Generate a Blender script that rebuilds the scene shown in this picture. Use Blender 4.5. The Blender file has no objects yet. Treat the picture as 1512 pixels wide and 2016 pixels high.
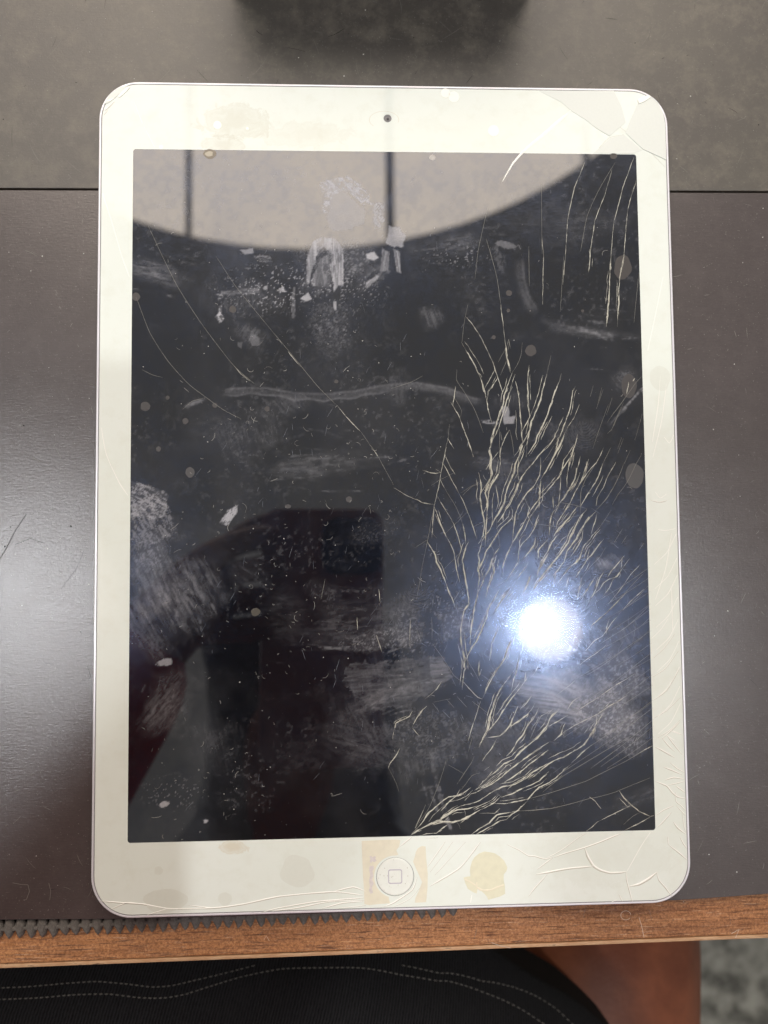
import bpy, bmesh, math, random
import numpy as np
from mathutils import Vector, Matrix
random.seed(7); RNG = np.random.default_rng(7)
SC = bpy.context.scene
COL = SC.collection
MM = 0.001

# ------------------------------------------------------------------ camera
F_PX = 1514.0                       # focal length in pixels of the 1512 x 2016 photograph
CAM = np.array([-11.05, -19.68, 221.64])          # mm above the tablet's glass
RCV = np.array([[0.9991813, -0.00989491, 0.03922771],
                [-0.00773499, -0.99846545, -0.05483542],
                [0.03971011, 0.0544871, -0.99772454]])   # world -> camera (x right, y down, z forward)
cd = bpy.data.cameras.new('camera'); cam = bpy.data.objects.new('camera', cd); COL.objects.link(cam)
m = Matrix.Identity(4)
for i in range(3):
    m[i][0] = RCV[0][i]; m[i][1] = -RCV[1][i]; m[i][2] = -RCV[2][i]; m[i][3] = CAM[i] * MM
cam.matrix_world = m
CAM_ROT = m.copy()
cd.sensor_fit = 'HORIZONTAL'; cd.sensor_width = 36.0; cd.lens = 36.0 * F_PX / 1512.0
cd.clip_start = 0.002; cd.clip_end = 50.0
cd.dof.use_dof = True; cd.dof.focus_distance = 0.2225; cd.dof.aperture_fstop = 12.9
SC.camera = cam

# ------------------------------------------------------------------ world and exposure
w = bpy.data.worlds.new('World'); SC.world = w; w.use_nodes = True
bg = w.node_tree.nodes['Background']; bg.inputs[0].default_value = (1.0, 0.96, 0.92, 1); bg.inputs[1].default_value = 0.36
SC.view_settings.view_transform = 'Standard'; SC.view_settings.look = 'None'
SC.view_settings.exposure = 0.0; SC.view_settings.gamma = 1.0
SC.render.engine = 'CYCLES'
SC.cycles.max_bounces = 8; SC.cycles.sample_clamp_indirect = 6.0
try: SC.cycles.use_denoising = True
except Exception: pass

# brightness of the lamps (their builders stand further down)
ROUND_LIGHT = 5.05
DOWN_CORE, DOWN_RING = 1080.0, 4.6
SIDE_CORE, SIDE_RING = 140.0, 2.0

# ------------------------------------------------------------------ coordinates
def at(u, v, z=0.0):
    """point (metres) on the level plane z (mm) seen at photo pixel u, v"""
    d = RCV.T @ np.array([(u - 756) / F_PX, (v - 1008) / F_PX, 1.0])
    s = (z - CAM[2]) / d[2]
    p = CAM + s * d
    return Vector((p[0] * MM, p[1] * MM, z * MM))
def at_np(pts, z=0.0):
    return np.array([at(u, v, z)[:2] for u, v in pts])
def to_px(x, y, z):
    """arrays in mm -> photo pixels"""
    X = np.stack([x - CAM[0], y - CAM[1], z - CAM[2]], -1) @ RCV.T
    return F_PX * X[..., 0] / X[..., 2] + 756, F_PX * X[..., 1] / X[..., 2] + 1008

# ------------------------------------------------------------------ object helpers
def obj(name, me, mat=None, parent=None, kind=None, label=None):
    o = bpy.data.objects.new(name, me); COL.objects.link(o)
    if mat is not None and me is not None and not me.materials: me.materials.append(mat)
    if parent is not None: o.parent = parent
    if kind: o['kind'] = kind
    if label: o['label'] = label
    return o
def tag(o, label, cat, group=None):
    o['label'] = label; o['category'] = cat
    if group: o['group'] = group
    return o
def thing(name, loc, label, cat, group=None):
    o = bpy.data.objects.new(name, None); COL.objects.link(o); o.location = loc
    o.empty_display_size = 0.02
    return tag(o, label, cat, group)
def mesh(name, verts, faces, smooth=False):
    me = bpy.data.meshes.new(name); me.from_pydata([tuple(v) for v in verts], [], faces); me.update()
    if smooth:
        me.polygons.foreach_set('use_smooth', [True] * len(me.polygons))
    return me
def from_bm(name, bm, smooth=False):
    me = bpy.data.meshes.new(name); bmesh.ops.recalc_face_normals(bm, faces=bm.faces); bm.to_mesh(me); bm.free()
    if smooth: me.polygons.foreach_set('use_smooth', [True] * len(me.polygons))
    return me
def rrect(hw, hh, r, n=10):
    pts = []
    for cx, cy, a0 in ((hw - r, hh - r, 0), (-hw + r, hh - r, 90), (-hw + r, -hh + r, 180), (hw - r, -hh + r, 270)):
        for k in range(n + 1):
            a = math.radians(a0 + 90.0 * k / n); pts.append((cx + r * math.cos(a), cy + r * math.sin(a)))
    return pts
def loft(name, rings, cap_top=True, cap_bottom=True, smooth=False):
    n = len(rings[0]); V = [p for r in rings for p in r]; Fc = []
    for i in range(len(rings) - 1):
        for k in range(n):
            a, b = i * n + k, i * n + (k + 1) % n
            Fc.append((a, b, b + n, a + n))
    if cap_bottom: Fc.append(tuple(range(n))[::-1])
    if cap_top: Fc.append(tuple(range((len(rings) - 1) * n, len(rings) * n)))
    me = mesh(name, V, Fc, smooth)
    bm = bmesh.new(); bm.from_mesh(me); bmesh.ops.recalc_face_normals(bm, faces=bm.faces); bm.to_mesh(me); bm.free()
    return me
def prism(name, poly, z0, z1, bev=0.0):
    """poly in metres (x, y), z in metres"""
    if bev <= 0: return loft(name, [[(x, y, z0) for x, y in poly], [(x, y, z1) for x, y in poly]])
    c = np.mean(np.array(poly), 0)
    def ins(d):
        P = np.array(poly); n = len(P); out = []
        area = sum(P[i][0] * P[(i + 1) % n][1] - P[(i + 1) % n][0] * P[i][1] for i in range(n))
        sg = 1 if area > 0 else -1
        for i in range(n):
            e1 = P[i] - P[i - 1]; e2 = P[(i + 1) % n] - P[i]
            n1 = np.array([-e1[1], e1[0]]) * sg / (np.linalg.norm(e1) + 1e-12); n2 = np.array([-e2[1], e2[0]]) * sg / (np.linalg.norm(e2) + 1e-12)
            b = n1 + n2; b /= (np.linalg.norm(b) + 1e-12); k = max(0.4, float(b @ n1))
            out.append(P[i] + b * d / k)
        return out
    return loft(name, [[(x, y, z0) for x, y in poly], [(x, y, z1 - bev) for x, y in poly],
                       [(x, y, z1 - bev * .3) for x, y in ins(bev * .3)], [(x, y, z1) for x, y in ins(bev)]])
def disc_mesh(name, r, h, n=24, cx=0, cy=0, z=0, bev=.3):
    def ring(rr, zz): return [(cx + rr * math.cos(2 * math.pi * k / n), cy + rr * math.sin(2 * math.pi * k / n), zz) for k in range(n)]
    return loft(name, [ring(r, z), ring(r, z + h * (1 - bev)), ring(r - h * bev, z + h)])

# ------------------------------------------------------------------ material helpers
class NT:
    def __init__(s, name):
        s.m = bpy.data.materials.new(name); s.m.use_nodes = True; s.t = s.m.node_tree; s.t.nodes.clear()
        s.out = s.t.nodes.new('ShaderNodeOutputMaterial')
    def n(s, typ, ins=None, **kw):
        nd = s.t.nodes.new(typ)
        for k, v in kw.items(): setattr(nd, k, v)
        for k, v in (ins or {}).items():
            if hasattr(v, 'is_output') or isinstance(v, bpy.types.NodeSocket): s.t.links.new(v, nd.inputs[k])
            else: nd.inputs[k].default_value = v
        return nd
    def coord(s, scale=(1, 1, 1), rot=(0, 0, 0), loc=(0, 0, 0)):
        c = s.n('ShaderNodeTexCoord'); mp = s.n('ShaderNodeMapping', {'Vector': c.outputs['Object'], 'Scale': scale, 'Rotation': rot, 'Location': loc})
        return mp.outputs[0]
    def noise(s, vec, scale, detail=3, rough=.55, dist=0):
        return s.n('ShaderNodeTexNoise', {'Vector': vec, 'Scale': scale, 'Detail': detail, 'Roughness': rough, 'Distortion': dist}).outputs['Fac']
    def ramp(s, fac, stops):
        r = s.n('ShaderNodeValToRGB', {'Fac': fac}); e = r.color_ramp.elements
        while len(e) < len(stops): e.new(.5)
        for k, (p, c) in enumerate(stops):
            e[k].position = p; e[k].color = (c, c, c, 1) if not isinstance(c, tuple) else (*c, 1)
        return r.outputs[0]
    def mix(s, fac, a, b, blend='MIX'):
        x = s.n('ShaderNodeMix', data_type='RGBA', blend_type=blend)
        for k, v in ((0, fac), (6, a), (7, b)):
            if isinstance(v, bpy.types.NodeSocket): s.t.links.new(v, x.inputs[k])
            else: x.inputs[k].default_value = (*v, 1) if isinstance(v, tuple) else v
        return x.outputs[2]
    def math(s, op, a, b=0.0):
        x = s.n('ShaderNodeMath', operation=op)
        for k, v in ((0, a), (1, b)):
            if isinstance(v, bpy.types.NodeSocket): s.t.links.new(v, x.inputs[k])
            else: x.inputs[k].default_value = v
        return x.outputs[0]
    def bump(s, h, strength, dist):
        return s.n('ShaderNodeBump', {'Height': h, 'Strength': strength, 'Distance': dist}).outputs[0]
    def bsdf(s, **kw):
        ins = {k.replace('_', ' '): v for k, v in kw.items()}
        b = s.n('ShaderNodeBsdfPrincipled', {k: ((*v, 1) if isinstance(v, tuple) and len(v) == 3 and 'Color' in k else v) for k, v in ins.items()})
        return b.outputs[0]
    def done(s, sh): s.t.links.new(sh, s.out.inputs[0]); return s.m
def plain(name, col, rough=.5, metal=0.0, spec=.5, var=.12, scale=900.0):
    t = NT(name); nz = t.noise(t.coord(), scale, 4)
    c = t.mix(nz, tuple(x * (1 - var) for x in col), tuple(min(1, x * (1 + var)) for x in col))
    return t.done(t.bsdf(Base_Color=c, Roughness=rough, Metallic=metal, Specular_IOR_Level=spec))
def emit(name, col, s):
    t = NT(name); e = t.n('ShaderNodeEmission', {'Color': (*col, 1), 'Strength': s}); return t.done(e.outputs[0])

# ------------------------------------------------------------------ materials
def mat_mat(name, col, warm, bright, brushed, loc):
    t = NT(name); c = t.coord(loc=loc)
    big = t.noise(c, 16, 5, .62); mid = t.noise(c, 130, 8, .74); fine = t.noise(c, 1500, 3, .6)
    line = t.noise(t.coord(scale=(420, 2900, 100) if brushed else (55, 2600, 100)), 1.0, 4, .7)
    col1 = t.mix(t.ramp(big, [(.35, 0.0), (.68, 1.0)]), col, warm)
    col2 = t.mix(t.ramp(mid, [(.46, 0.0), (.68, bright)]), col1, tuple(min(1, x * 2.3) for x in warm))
    grain = t.math('ADD', t.math('MULTIPLY', line, .75 if brushed else .15), t.math('MULTIPLY', fine, .5))
    col3 = t.mix(t.ramp(grain, [(.3, 0.0), (.85, .55)]), col2, tuple(x * 1.7 for x in col))
    sp = t.noise(c, 2600, 1, .5)
    col4 = t.mix(t.ramp(sp, [(.725, 0.0), (.77, .5)]), col3, (.26, .25, .23))
    rough = t.n('ShaderNodeMapRange', {'Value': mid, 'From Min': .3, 'From Max': .7, 'To Min': .245 if brushed else .42, 'To Max': .275 if brushed else .49}).outputs[0]
    h = t.math('ADD', t.math('MULTIPLY', line, 1.0 if brushed else .35), t.math('MULTIPLY', fine, .8))
    nb = t.bump(h, 1.0 if brushed else .4, .000034 if brushed else .00010)
    return t.done(t.bsdf(Base_Color=col4, Roughness=rough, Specular_IOR_Level=.80 if brushed else .95, Normal=nb))
M_MAT_BACK = mat_mat('back_mat_rubber', (.037, .0305, .0255), (.054, .0465, .035), .62, False, (0, 0, 0))
M_MAT_FRONT = mat_mat('front_mat_rubber', (.050, .0405, .0395), (.056, .0455, .0440), .2, True, (.31, .17, 0))

def mat_wood():
    t = NT('wood_laminate'); r = math.radians(.8)
    c = t.coord(scale=(14, 330, 100), rot=(0, 0, r)); c2 = t.coord(scale=(105, 1900, 100), rot=(0, 0, r)); c3 = t.coord(scale=(5, 60, 50), rot=(0, 0, r))
    a = t.noise(c, 1, 5, .65, .8); b = t.noise(c2, 1, 4, .65, .5); d = t.noise(c3, 1, 4, .6, .4); f = t.noise(t.coord(scale=(900, 2600, 900)), 1, 2)
    col = t.mix(t.ramp(d, [(.3, 0.0), (.7, 1.0)]), (.32, .125, .047), (.52, .25, .105))
    col = t.mix(t.ramp(a, [(.5, 0.0), (.70, .45)]), col, (.13, .042, .015))
    col = t.mix(t.ramp(b, [(.555, 0.0), (.63, .85)]), col, (.07, .024, .010))
    col = t.mix(t.ramp(b, [(.30, .7), (.41, 0.0)]), col, (.52, .26, .115))
    col = t.mix(t.ramp(f, [(.63, 0.0), (.72, .5)]), col, (.55, .33, .18))
    g2 = t.noise(t.coord(scale=(120, 2600, 100), rot=(0, 0, r), loc=(.37, .21, 0)), 1, 3, .6, .3); u2 = t.noise(t.coord(), 1700, 4, .75)
    col = t.mix(t.ramp(g2, [(.62, 0.0), (.67, .75)]), col, (.62, .42, .28))
    col = t.mix(t.ramp(u2, [(.40, .65), (.56, 0.0)]), col, (.12, .042, .016)); col = t.mix(t.ramp(u2, [(.56, 0.0), (.72, .55)]), col, (.60, .32, .16))
    h = t.math('SUBTRACT', 1.0, t.ramp(b, [(.5, 0.0), (.72, 1.0)]))
    nb = t.bump(t.math('ADD', h, t.math('MULTIPLY', f, .3)), .5, .0003)
    return t.done(t.bsdf(Base_Color=col, Roughness=.42, Specular_IOR_Level=.4, Normal=nb))
M_WOOD = mat_wood()
def mat_band():
    t = NT('edge_band_plastic'); n1 = t.noise(t.coord(scale=(160, 900, 400)), 1, 4, .7)
    col = t.mix(t.ramp(n1, [(.4, 0.0), (.62, 1.0)]), (.40, .22, .11), (.52, .34, .20))
    col = t.mix(t.ramp(n1, [(.62, 0.0), (.70, 1.0)]), col, (.10, .06, .035))
    return t.done(t.bsdf(Base_Color=col, Roughness=.5))
M_BAND = mat_band()
def mat_rubber():
    t = NT('grey_foam_rubber'); n1 = t.noise(t.coord(), 900, 5, .7); n2 = t.noise(t.coord(), 3600, 3, .6)
    col = t.mix(n1, (.045, .041, .037), (.26, .24, .22)); col = t.mix(t.ramp(n2, [(.6, 0.0), (.75, .6)]), col, (.33, .31, .29))
    return t.done(t.bsdf(Base_Color=col, Roughness=.85, Specular_IOR_Level=.2, Normal=t.bump(n2, .8, .0004)))
M_RUBBER = mat_rubber()
M_ALU = plain('satin_aluminium', (.84, .83, .88), .34, .35, var=.04)
M_GAP = plain('grey_gasket', (.24, .23, .25), .6)

def mat_bezel():
    t = NT('white_backed_glass'); c = t.coord()
    n1 = t.noise(c, 22, 4, .6); n2 = t.noise(c, 180, 5, .65); n3 = t.noise(c, 1400, 3)
    col = t.mix(t.ramp(n1, [(.3, 0.0), (.7, 1.0)]), (.750, .795, .730), (.772, .812, .768))
    col = t.mix(t.ramp(n2, [(.50, 0.0), (.75, .22)]), col, (.60, .60, .49))
    # brownish water stain under the glass in the upper left part, and one by the screen's corner
    def stain(x, y, rx, ry, col, to, amt):
        mp = t.n('ShaderNodeMapping', {'Vector': t.n('ShaderNodeTexCoord').outputs['Object'], 'Location': (-x / rx, -y / ry, 0), 'Scale': (1 / rx, 1 / ry, 0)})
        g = t.n('ShaderNodeTexGradient', {'Vector': mp.outputs[0]}, gradient_type='SPHERICAL').outputs['Fac']
        e = t.math('ADD', g, t.math('MULTIPLY', t.math('SUBTRACT', t.noise(c, 230, 5, .7, .6), .5), 1.3))
        return t.mix(t.ramp(e, [(.30, 0.0), (.42, amt * .8), (.50, amt * .45), (.8, amt)]), col, to)
    p = at(462, 240); col = stain(p.x, p.y, .016, .0085, col, (.50, .47, .35), .34)
    p = at(440, 285); col = stain(p.x, p.y, .009, .0045, col, (.46, .42, .31), .30)
    p = at(600, 265); col = stain(p.x, p.y, .02, .006, col, (.60, .57, .47), .25)
    p = at(460, 1668); col = stain(p.x, p.y, .006, .003, col, (.55, .43, .24), .4)
    p = at(1180, 1690); col = stain(p.x, p.y, .03, .012, col, (.62, .64, .56), .2)
    nb = t.bump(t.math('ADD', n2, t.math('MULTIPLY', n3, .2)), .10, .0002)
    d = t.bsdf(Base_Color=col, Roughness=.55, Specular_IOR_Level=.0, Normal=nb)
    fr = t.n('ShaderNodeFresnel', {'IOR': 1.33}).outputs[0]
    g = t.n('ShaderNodeBsdfGlossy', {'Color': (1, 1, 1, 1), 'Roughness': .03}).outputs[0]
    return t.done(t.n('ShaderNodeMixShader', {0: fr, 1: d, 2: g}).outputs[0])
M_BEZEL = mat_bezel()

def mat_display():
    t = NT('dark_display_under_smeared_glass')
    g = t.n('ShaderNodeAttribute', attribute_name='grime').outputs['Fac']
    fl = t.n('ShaderNodeAttribute', attribute_name='film').outputs['Fac']
    c = t.coord()
    fine = t.noise(c, 2300, 3, .7); line = t.noise(t.coord(scale=(500, 2600, 100), rot=(0, 0, .5)), 1, 3, .7)
    gm = t.math('MULTIPLY', g, t.math('ADD', .55, t.math('MULTIPLY', fine, .9)))
    base = t.n('ShaderNodeBsdfDiffuse', {'Color': (.0045, .0048, .0062, 1)}).outputs[0]
    sharp = t.n('ShaderNodeBsdfGlossy', {'Color': (1, 1, 1, 1), 'Roughness': .02}).outputs[0]
    soft = t.n('ShaderNodeBsdfGlossy', {'Color': (.42, .56, 1.0, 1), 'Roughness': .21, 'Normal': t.bump(t.math('ADD', fine, line), .25, .00008)}).outputs[0]
    wide = t.n('ShaderNodeBsdfGlossy', {'Color': (.58, .70, 1.0, 1), 'Roughness': .105, 'Normal': t.bump(t.math('ADD', fine, line), .2, .00006)}).outputs[0]
    soft = t.n('ShaderNodeMixShader', {0: .45, 1: soft, 2: wide}).outputs[0]
    gl = t.n('ShaderNodeMixShader', {0: t.math('MULTIPLY', fl, .8), 1: sharp, 2: soft}).outputs[0]
    fr = t.n('ShaderNodeFresnel', {'IOR': 1.94}).outputs[0]      # pane and panel, two surfaces
    s = t.n('ShaderNodeMixShader', {0: fr, 1: base, 2: gl}).outputs[0]
    dirt = t.n('ShaderNodeBsdfDiffuse', {'Color': (.46, .46, .49, 1)}).outputs[0]
    return t.done(t.n('ShaderNodeMixShader', {0: gm, 1: s, 2: dirt}).outputs[0])
M_DISPLAY = mat_display()
def glassy(name, col, rough=.4, coat=.04, var=.15, scale=1500.0):
    t = NT(name); n1 = t.noise(t.coord(), scale, 4, .6)
    col_ = t.mix(n1, tuple(x * (1 - var) for x in col), tuple(min(1, x * (1 + var)) for x in col))
    d = t.bsdf(Base_Color=col_, Roughness=rough, Specular_IOR_Level=.3)
    return t.done(d)
M_CRACK = glassy('crack_facets_on_dark', (.58, .565, .485), .35)
M_CRACK_DIM = glassy('crack_facets_painted_shade', (.27, .265, .235), .3)
M_CRACK_THIN = glassy('hairline_crack_on_dark', (.27, .265, .235), .3)
M_CRACK_WHITE = glassy('crack_ridge_on_white', (.97, .97, .92), .25, var=.04)
M_CRACK_GREY = glassy('crack_valley_on_white', (.50, .48, .42), .4)
M_BUBBLE = glassy('white_air_bubble', (.95, .95, .88), .35, var=.03)
M_SHARD = glassy('lifted_glass_over_white', (.70, .73, .69), .25, var=.03)
M_LINT = plain('pale_lint', (.42, .41, .38), .8, spec=.1)
M_DUST = plain('pale_dust', (.50, .49, .46), .8, spec=.1)
M_SPOT = plain('grey_residue', (.048, .043, .043), .35, spec=.5, scale=1800)
M_SPOT_WHITE = plain('grey_residue_on_white', (.695, .725, .66), .3, spec=.35, var=.03)
M_TAPE = plain('yellowed_adhesive', (.72, .685, .55), .45, var=.10, scale=500)
M_TAPE2 = plain('straw_adhesive', (.705, .690, .525), .45, var=.10, scale=500)
M_INK = plain('faded_violet_print', (.64, .59, .57), .5, var=.2, scale=1300)
M_BUTTON = plain('button_plastic', (.765, .79, .735), .3, var=.05, scale=700)
M_MARK = plain('grey_violet_print', (.50, .47, .53), .5)
M_LENS = plain('camera_lens_glass', (.022, .022, .03), .12)
M_CRACK_SIDE = glassy('crack_painted_shadow_on_white', (.47, .455, .38), .4, var=.05)
M_LENSRING = plain('camera_surround', (.17, .165, .17), .3)
M_SCUFF = plain('pale_scratch', (.17, .16, .145), .7, spec=.2)
M_SCUFF_DARK = plain('dark_scratch', (.012, .011, .010), .7, spec=.2)
M_FILMLINE = plain('fine_scratch', (.16, .17, .20), .3, spec=.6)
# ================================================================== STRUCTURE: floor, table, mats
def mat_floor():
    t = NT('grey_speckled_floor'); c = t.coord()
    a = t.noise(c, 42, 3, .6); b = t.noise(c, 160, 3, .7)
    col = t.mix(t.ramp(a, [(.36, 0.0), (.64, 1.0)]), (.085, .083, .070), (.33, .325, .28))
    col = t.mix(t.ramp(b, [(.5, 0.0), (.8, .6)]), col, (.42, .41, .37))
    return t.done(t.bsdf(Base_Color=col, Roughness=.85))
ZT = -7.5          # top of the mats, mm
ZW = -10.3         # top of the wooden table, mm
fl = obj('floor', mesh('floor', [(-6, -6, -.72), (6, -6, -.72), (6, 6, -.72), (-6, 6, -.72)], [(0, 1, 2, 3)]), mat_floor(), kind='structure')

fa, fb = at(0, 1899, ZW), at(1512, 1839.5, ZW)
fd = (fb - fa).normalized(); fnrm = Vector((fd.y, -fd.x, 0))         # along the front edge; outward to the sitter
FA, FB = fa - fd * .45, fb + fd * .45
table = thing('table', (0, .2, -.72), 'brown wood-grain table with a pale chipped front edge, under the mats and tablet', 'table')
def child(name, me, mat, parent, kind=None, label=None):
    o = obj(name, me, mat, parent, kind, label)
    if parent is not None and parent.parent is None: o.location = -parent.location
    return o
top = child('tabletop', prism('tabletop', [FA[:2], FB[:2], (FB.x, .75), (FA.x, .75)], -.0285, ZW * MM, .0006), M_WOOD, table)
o1, o2 = FA + fnrm * .0001, FB + fnrm * .0001
band_poly = [(o1 + fnrm * .0011)[:2], (o2 + fnrm * .0011)[:2], o2[:2], o1[:2]]
child('edge_band', prism('edge_band', band_poly, -.0288, ZW * MM - .0001, .0003), M_BAND, table)
for sx in (-1, 1):
    for y in (-.02, .66):
        x = sx * .48; child('leg', prism('leg', [(x - .02, y), (x + .02, y), (x + .02, y + .04), (x - .02, y + .04)], -.72, -.0287), M_GAP, table)

def seam_y(x): return 91.29 + .0051 * x
bm_poly = [(-.46, (seam_y(-460) + .30) * MM), (.46, (seam_y(460) + .30) * MM), (.46, .42), (-.46, .42)]
back_mat = obj('bench_mat', prism('bench_mat', bm_poly, (ZW + .02) * MM, ZT * MM, .0002), M_MAT_BACK)
tag(back_mat, 'scuffed olive-grey mat across the back, above the thin black seam', 'mat')
edge = [at(u, v, ZT) for u, v in ((0, 1811), (110, 1810), (230, 1809.5), (420, 1806), (700, 1797), (1000, 1786), (1330, 1773), (1420, 1767), (1512, 1760))]
poly = [(-.46, edge[0].y - .001)] + [p[:2] for p in edge] + [(.46, edge[-1].y + .015), (.46, (seam_y(460) - .32) * MM), (-.46, (seam_y(-460) - .32) * MM)]
front_mat = obj('bench_mat', prism('bench_mat', poly, (ZW + .02) * MM, (ZT - .02) * MM, .00015), M_MAT_FRONT)
tag(front_mat, 'dark brown-grey brushed mat lying under the tablet, below the black seam', 'mat')

# fine scratches and specks on the two mats
def ribbon(bm, pts, wd, z, lift=0.0):
    """flat ribbon through pts (mm) with a width per point"""
    P = np.array(pts, float); T = np.gradient(P, axis=0); T /= (np.linalg.norm(T, axis=1)[:, None] + 1e-9)
    N = np.stack([-T[:, 1], T[:, 0]], 1); ww = np.broadcast_to(np.asarray(wd, float), (len(P),))[:, None] * .5
    L, Rr = P + N * ww, P - N * ww
    a = [bm.verts.new((p[0] * MM, p[1] * MM, z * MM)) for p in L]; b = [bm.verts.new((p[0] * MM, p[1] * MM, z * MM)) for p in Rr]
    if lift is not None and np.any(lift):
        c = [bm.verts.new((p[0] * MM, p[1] * MM, (z + l) * MM)) for p, l in zip(P, np.broadcast_to(lift, (len(P),)))]
        for i in range(len(P) - 1):
            bm.faces.new((a[i], c[i], c[i + 1], a[i + 1])); bm.faces.new((c[i], b[i], b[i + 1], c[i + 1]))
    else:
        for i in range(len(P) - 1): bm.faces.new((a[i], b[i], b[i + 1], a[i + 1]))
def curl(x, y, L, ang, bend, n=6):
    pts = []; a = ang
    for k in range(n): pts.append((x, y)); x += math.cos(a) * L / n; y += math.sin(a) * L / n; a += bend / n
    return pts
def scuffs(parent, z, y0, y1, n, mat, name, lmax, wmin, wmax):
    bm = bmesh.new()
    for _ in range(n):
        x, y = random.uniform(-145, 150), random.uniform(y0, y1)
        L = lmax * random.random() ** 2.2 + .8
        pts = curl(x, y, L, random.uniform(0, 2 * math.pi), random.gauss(0, .5), 6)
        wv = np.array([.15, .8, 1, 1, .7, .1]) * random.uniform(wmin, wmax)
        ribbon(bm, pts, wv, z)
    obj(name, from_bm(name, bm), mat, parent, 'stuff')
scuffs(back_mat, ZT + .012, 94, 165, 260, M_SCUFF, 'surface_scratch', 11, .03, .13)
scuffs(back_mat, ZT + .016, 94, 165, 90, M_SCUFF_DARK, 'dark_scratch', 8, .03, .14)
scuffs(front_mat, ZT - .008, -130, 89, 480, M_SCUFF, 'surface_scratch', 5, .03, .13)
scuffs(front_mat, ZT - .004, -130, 89, 60, M_SCUFF_DARK, 'dark_scratch', 8, .03, .14)
def specks(parent, z, box, n, mat, name, r0, r1):
    bm = bmesh.new()
    for _ in range(n):
        x, y = random.uniform(box[0], box[1]), random.uniform(box[2], box[3]); r = r0 + (r1 - r0) * random.random() ** 3
        k = random.randint(5, 7); vs = []
        for i in range(k):
            a = 2 * math.pi * i / k; rr = r * random.uniform(.6, 1.2); vs.append(bm.verts.new(((x + rr * math.cos(a)) * MM, (y + rr * math.sin(a)) * MM, z * MM)))
        c = bm.verts.new((x * MM, y * MM, (z + r * .5) * MM))
        for i in range(k): bm.faces.new((vs[i], vs[(i + 1) % k], c))
    obj(name, from_bm(name, bm), mat, parent, 'stuff')
specks(back_mat, ZT + .01, (-140, 145, 94, 165), 90, M_DUST, 'dust', .05, .28)
specks(front_mat, ZT - .01, (-140, 145, -128, 89), 420, M_DUST, 'dust', .04, .22)
specks(front_mat, ZT - .006, (-140, -80, -60, 20), 46, M_SCUFF_DARK, 'pit', .08, .32)
specks(back_mat, ZT + .012, (-140, 145, 94, 165), 60, M_SCUFF_DARK, 'pit', .05, .22)
# a few traced marks: long dark scratches by the left glow, hairs, pale flecks
bm = bmesh.new()
for pts, wd in ([[(52, 1012), (30, 1045), (12, 1080), (0, 1100)], .22], [[(88, 1070), (60, 1060), (30, 1072)], .15], [[(120, 1160), (150, 1120), (165, 1085)], .12], [[(172, 1310), (178, 1330), (174, 1340)], .15]):
    ribbon(bm, at_np(pts, ZT) * 1000, wd, ZT - .002)
obj('dark_scratch', from_bm('dark_scratch', bm), M_SCUFF_DARK, front_mat, 'stuff')
bm = bmesh.new()
for pts, wd in ([[(25, 1738), (40, 1741), (55, 1742), (58, 1755), (52, 1771), (46, 1772)], .12], [[(96, 1738), (100, 1755), (98, 1772)], .1], [[(1232, 580), (1280, 610), (1330, 640)], .1]):
    ribbon(bm, at_np(pts, ZT) * 1000, wd, ZT - .002)
obj('hair', from_bm('hair', bm), M_SCUFF, front_mat, 'stuff')

# toothed rubber strip under the front mat's edge
sa, sb = at(0, 1832, ZW + 1.9), at(1000, 1783, ZW + 1.9)
sd = (sb - sa).normalized(); sn = Vector((-sd.y, sd.x, 0))
strip = thing('rubber_strip', (sa.x, sa.y, ZW * MM), 'grey toothed rubber strip sticking out from under the front mat onto the wood', 'rubber strip')
tooth_meshes = []
for k in range(5):
    base = [(.1, -3.1), (.75, -2.2), (1.36, -.9), (1.56, -.1), (1.42, .8), (.75, 2.9), (-.75, 2.9), (-1.42, .8), (-1.56, -.1), (-1.36, -.9), (-.75, -2.2)]
    P = [((x + random.gauss(0, .12)) * MM, (y + random.gauss(0, .16)) * MM) for x, y in base]
    P[3] = (1.56 * MM, -.1 * MM); P[8] = (-1.56 * MM, -.1 * MM)
    def sc(f, z): return [(x * f, y * f, z * MM) for x, y in P]
    tooth_meshes.append(loft('tooth', [sc(1, .02), sc(1.0, .9), sc(.82, 1.5), sc(.45, 1.85 + .2 * random.random())]))
    tooth_meshes[-1].materials.append(M_RUBBER)
ang = math.atan2(sd.y, sd.x); x = -26.0; k = 0
while x < 131:
    t_ = bpy.data.objects.new('tooth', tooth_meshes[k % 5] if random.random() < .5 else random.choice(tooth_meshes)); COL.objects.link(t_)
    t_.parent = strip; q = sd * (x * MM) + sn * (random.gauss(0, .12) * MM); t_.location = (q.x, q.y, 0); t_.rotation_euler = (0, 0, ang + random.gauss(0, .05)); k += 1
    x += 3.12
bm = bmesh.new()
def strip_pt(xx, yy): q = sd * (xx * MM) + sn * (yy * MM); return (q.x, q.y)
P = [(-30 + 2 * i) for i in range(81)]
up = [strip_pt(xx, .55 + .12 * math.sin(xx * 1.7)) for xx in P]; dn = [strip_pt(xx, -.5 + .12 * math.sin(xx * 2.3 + 1)) for xx in P]
obj('spine', prism('spine', dn + up[::-1], .00003, .0016, .0003), M_RUBBER, strip)

bk = [strip_pt(xx, .5) for xx in P] + [strip_pt(xx, 4.5) for xx in P[::-1]]
obj('gap_shade', prism('gap_shade', bk, .00002, .00035), plain('painted_gap_shade', (.008, .008, .008), .9, spec=.1), strip)  # black sheet added as the shade in the upper tooth gaps

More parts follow.
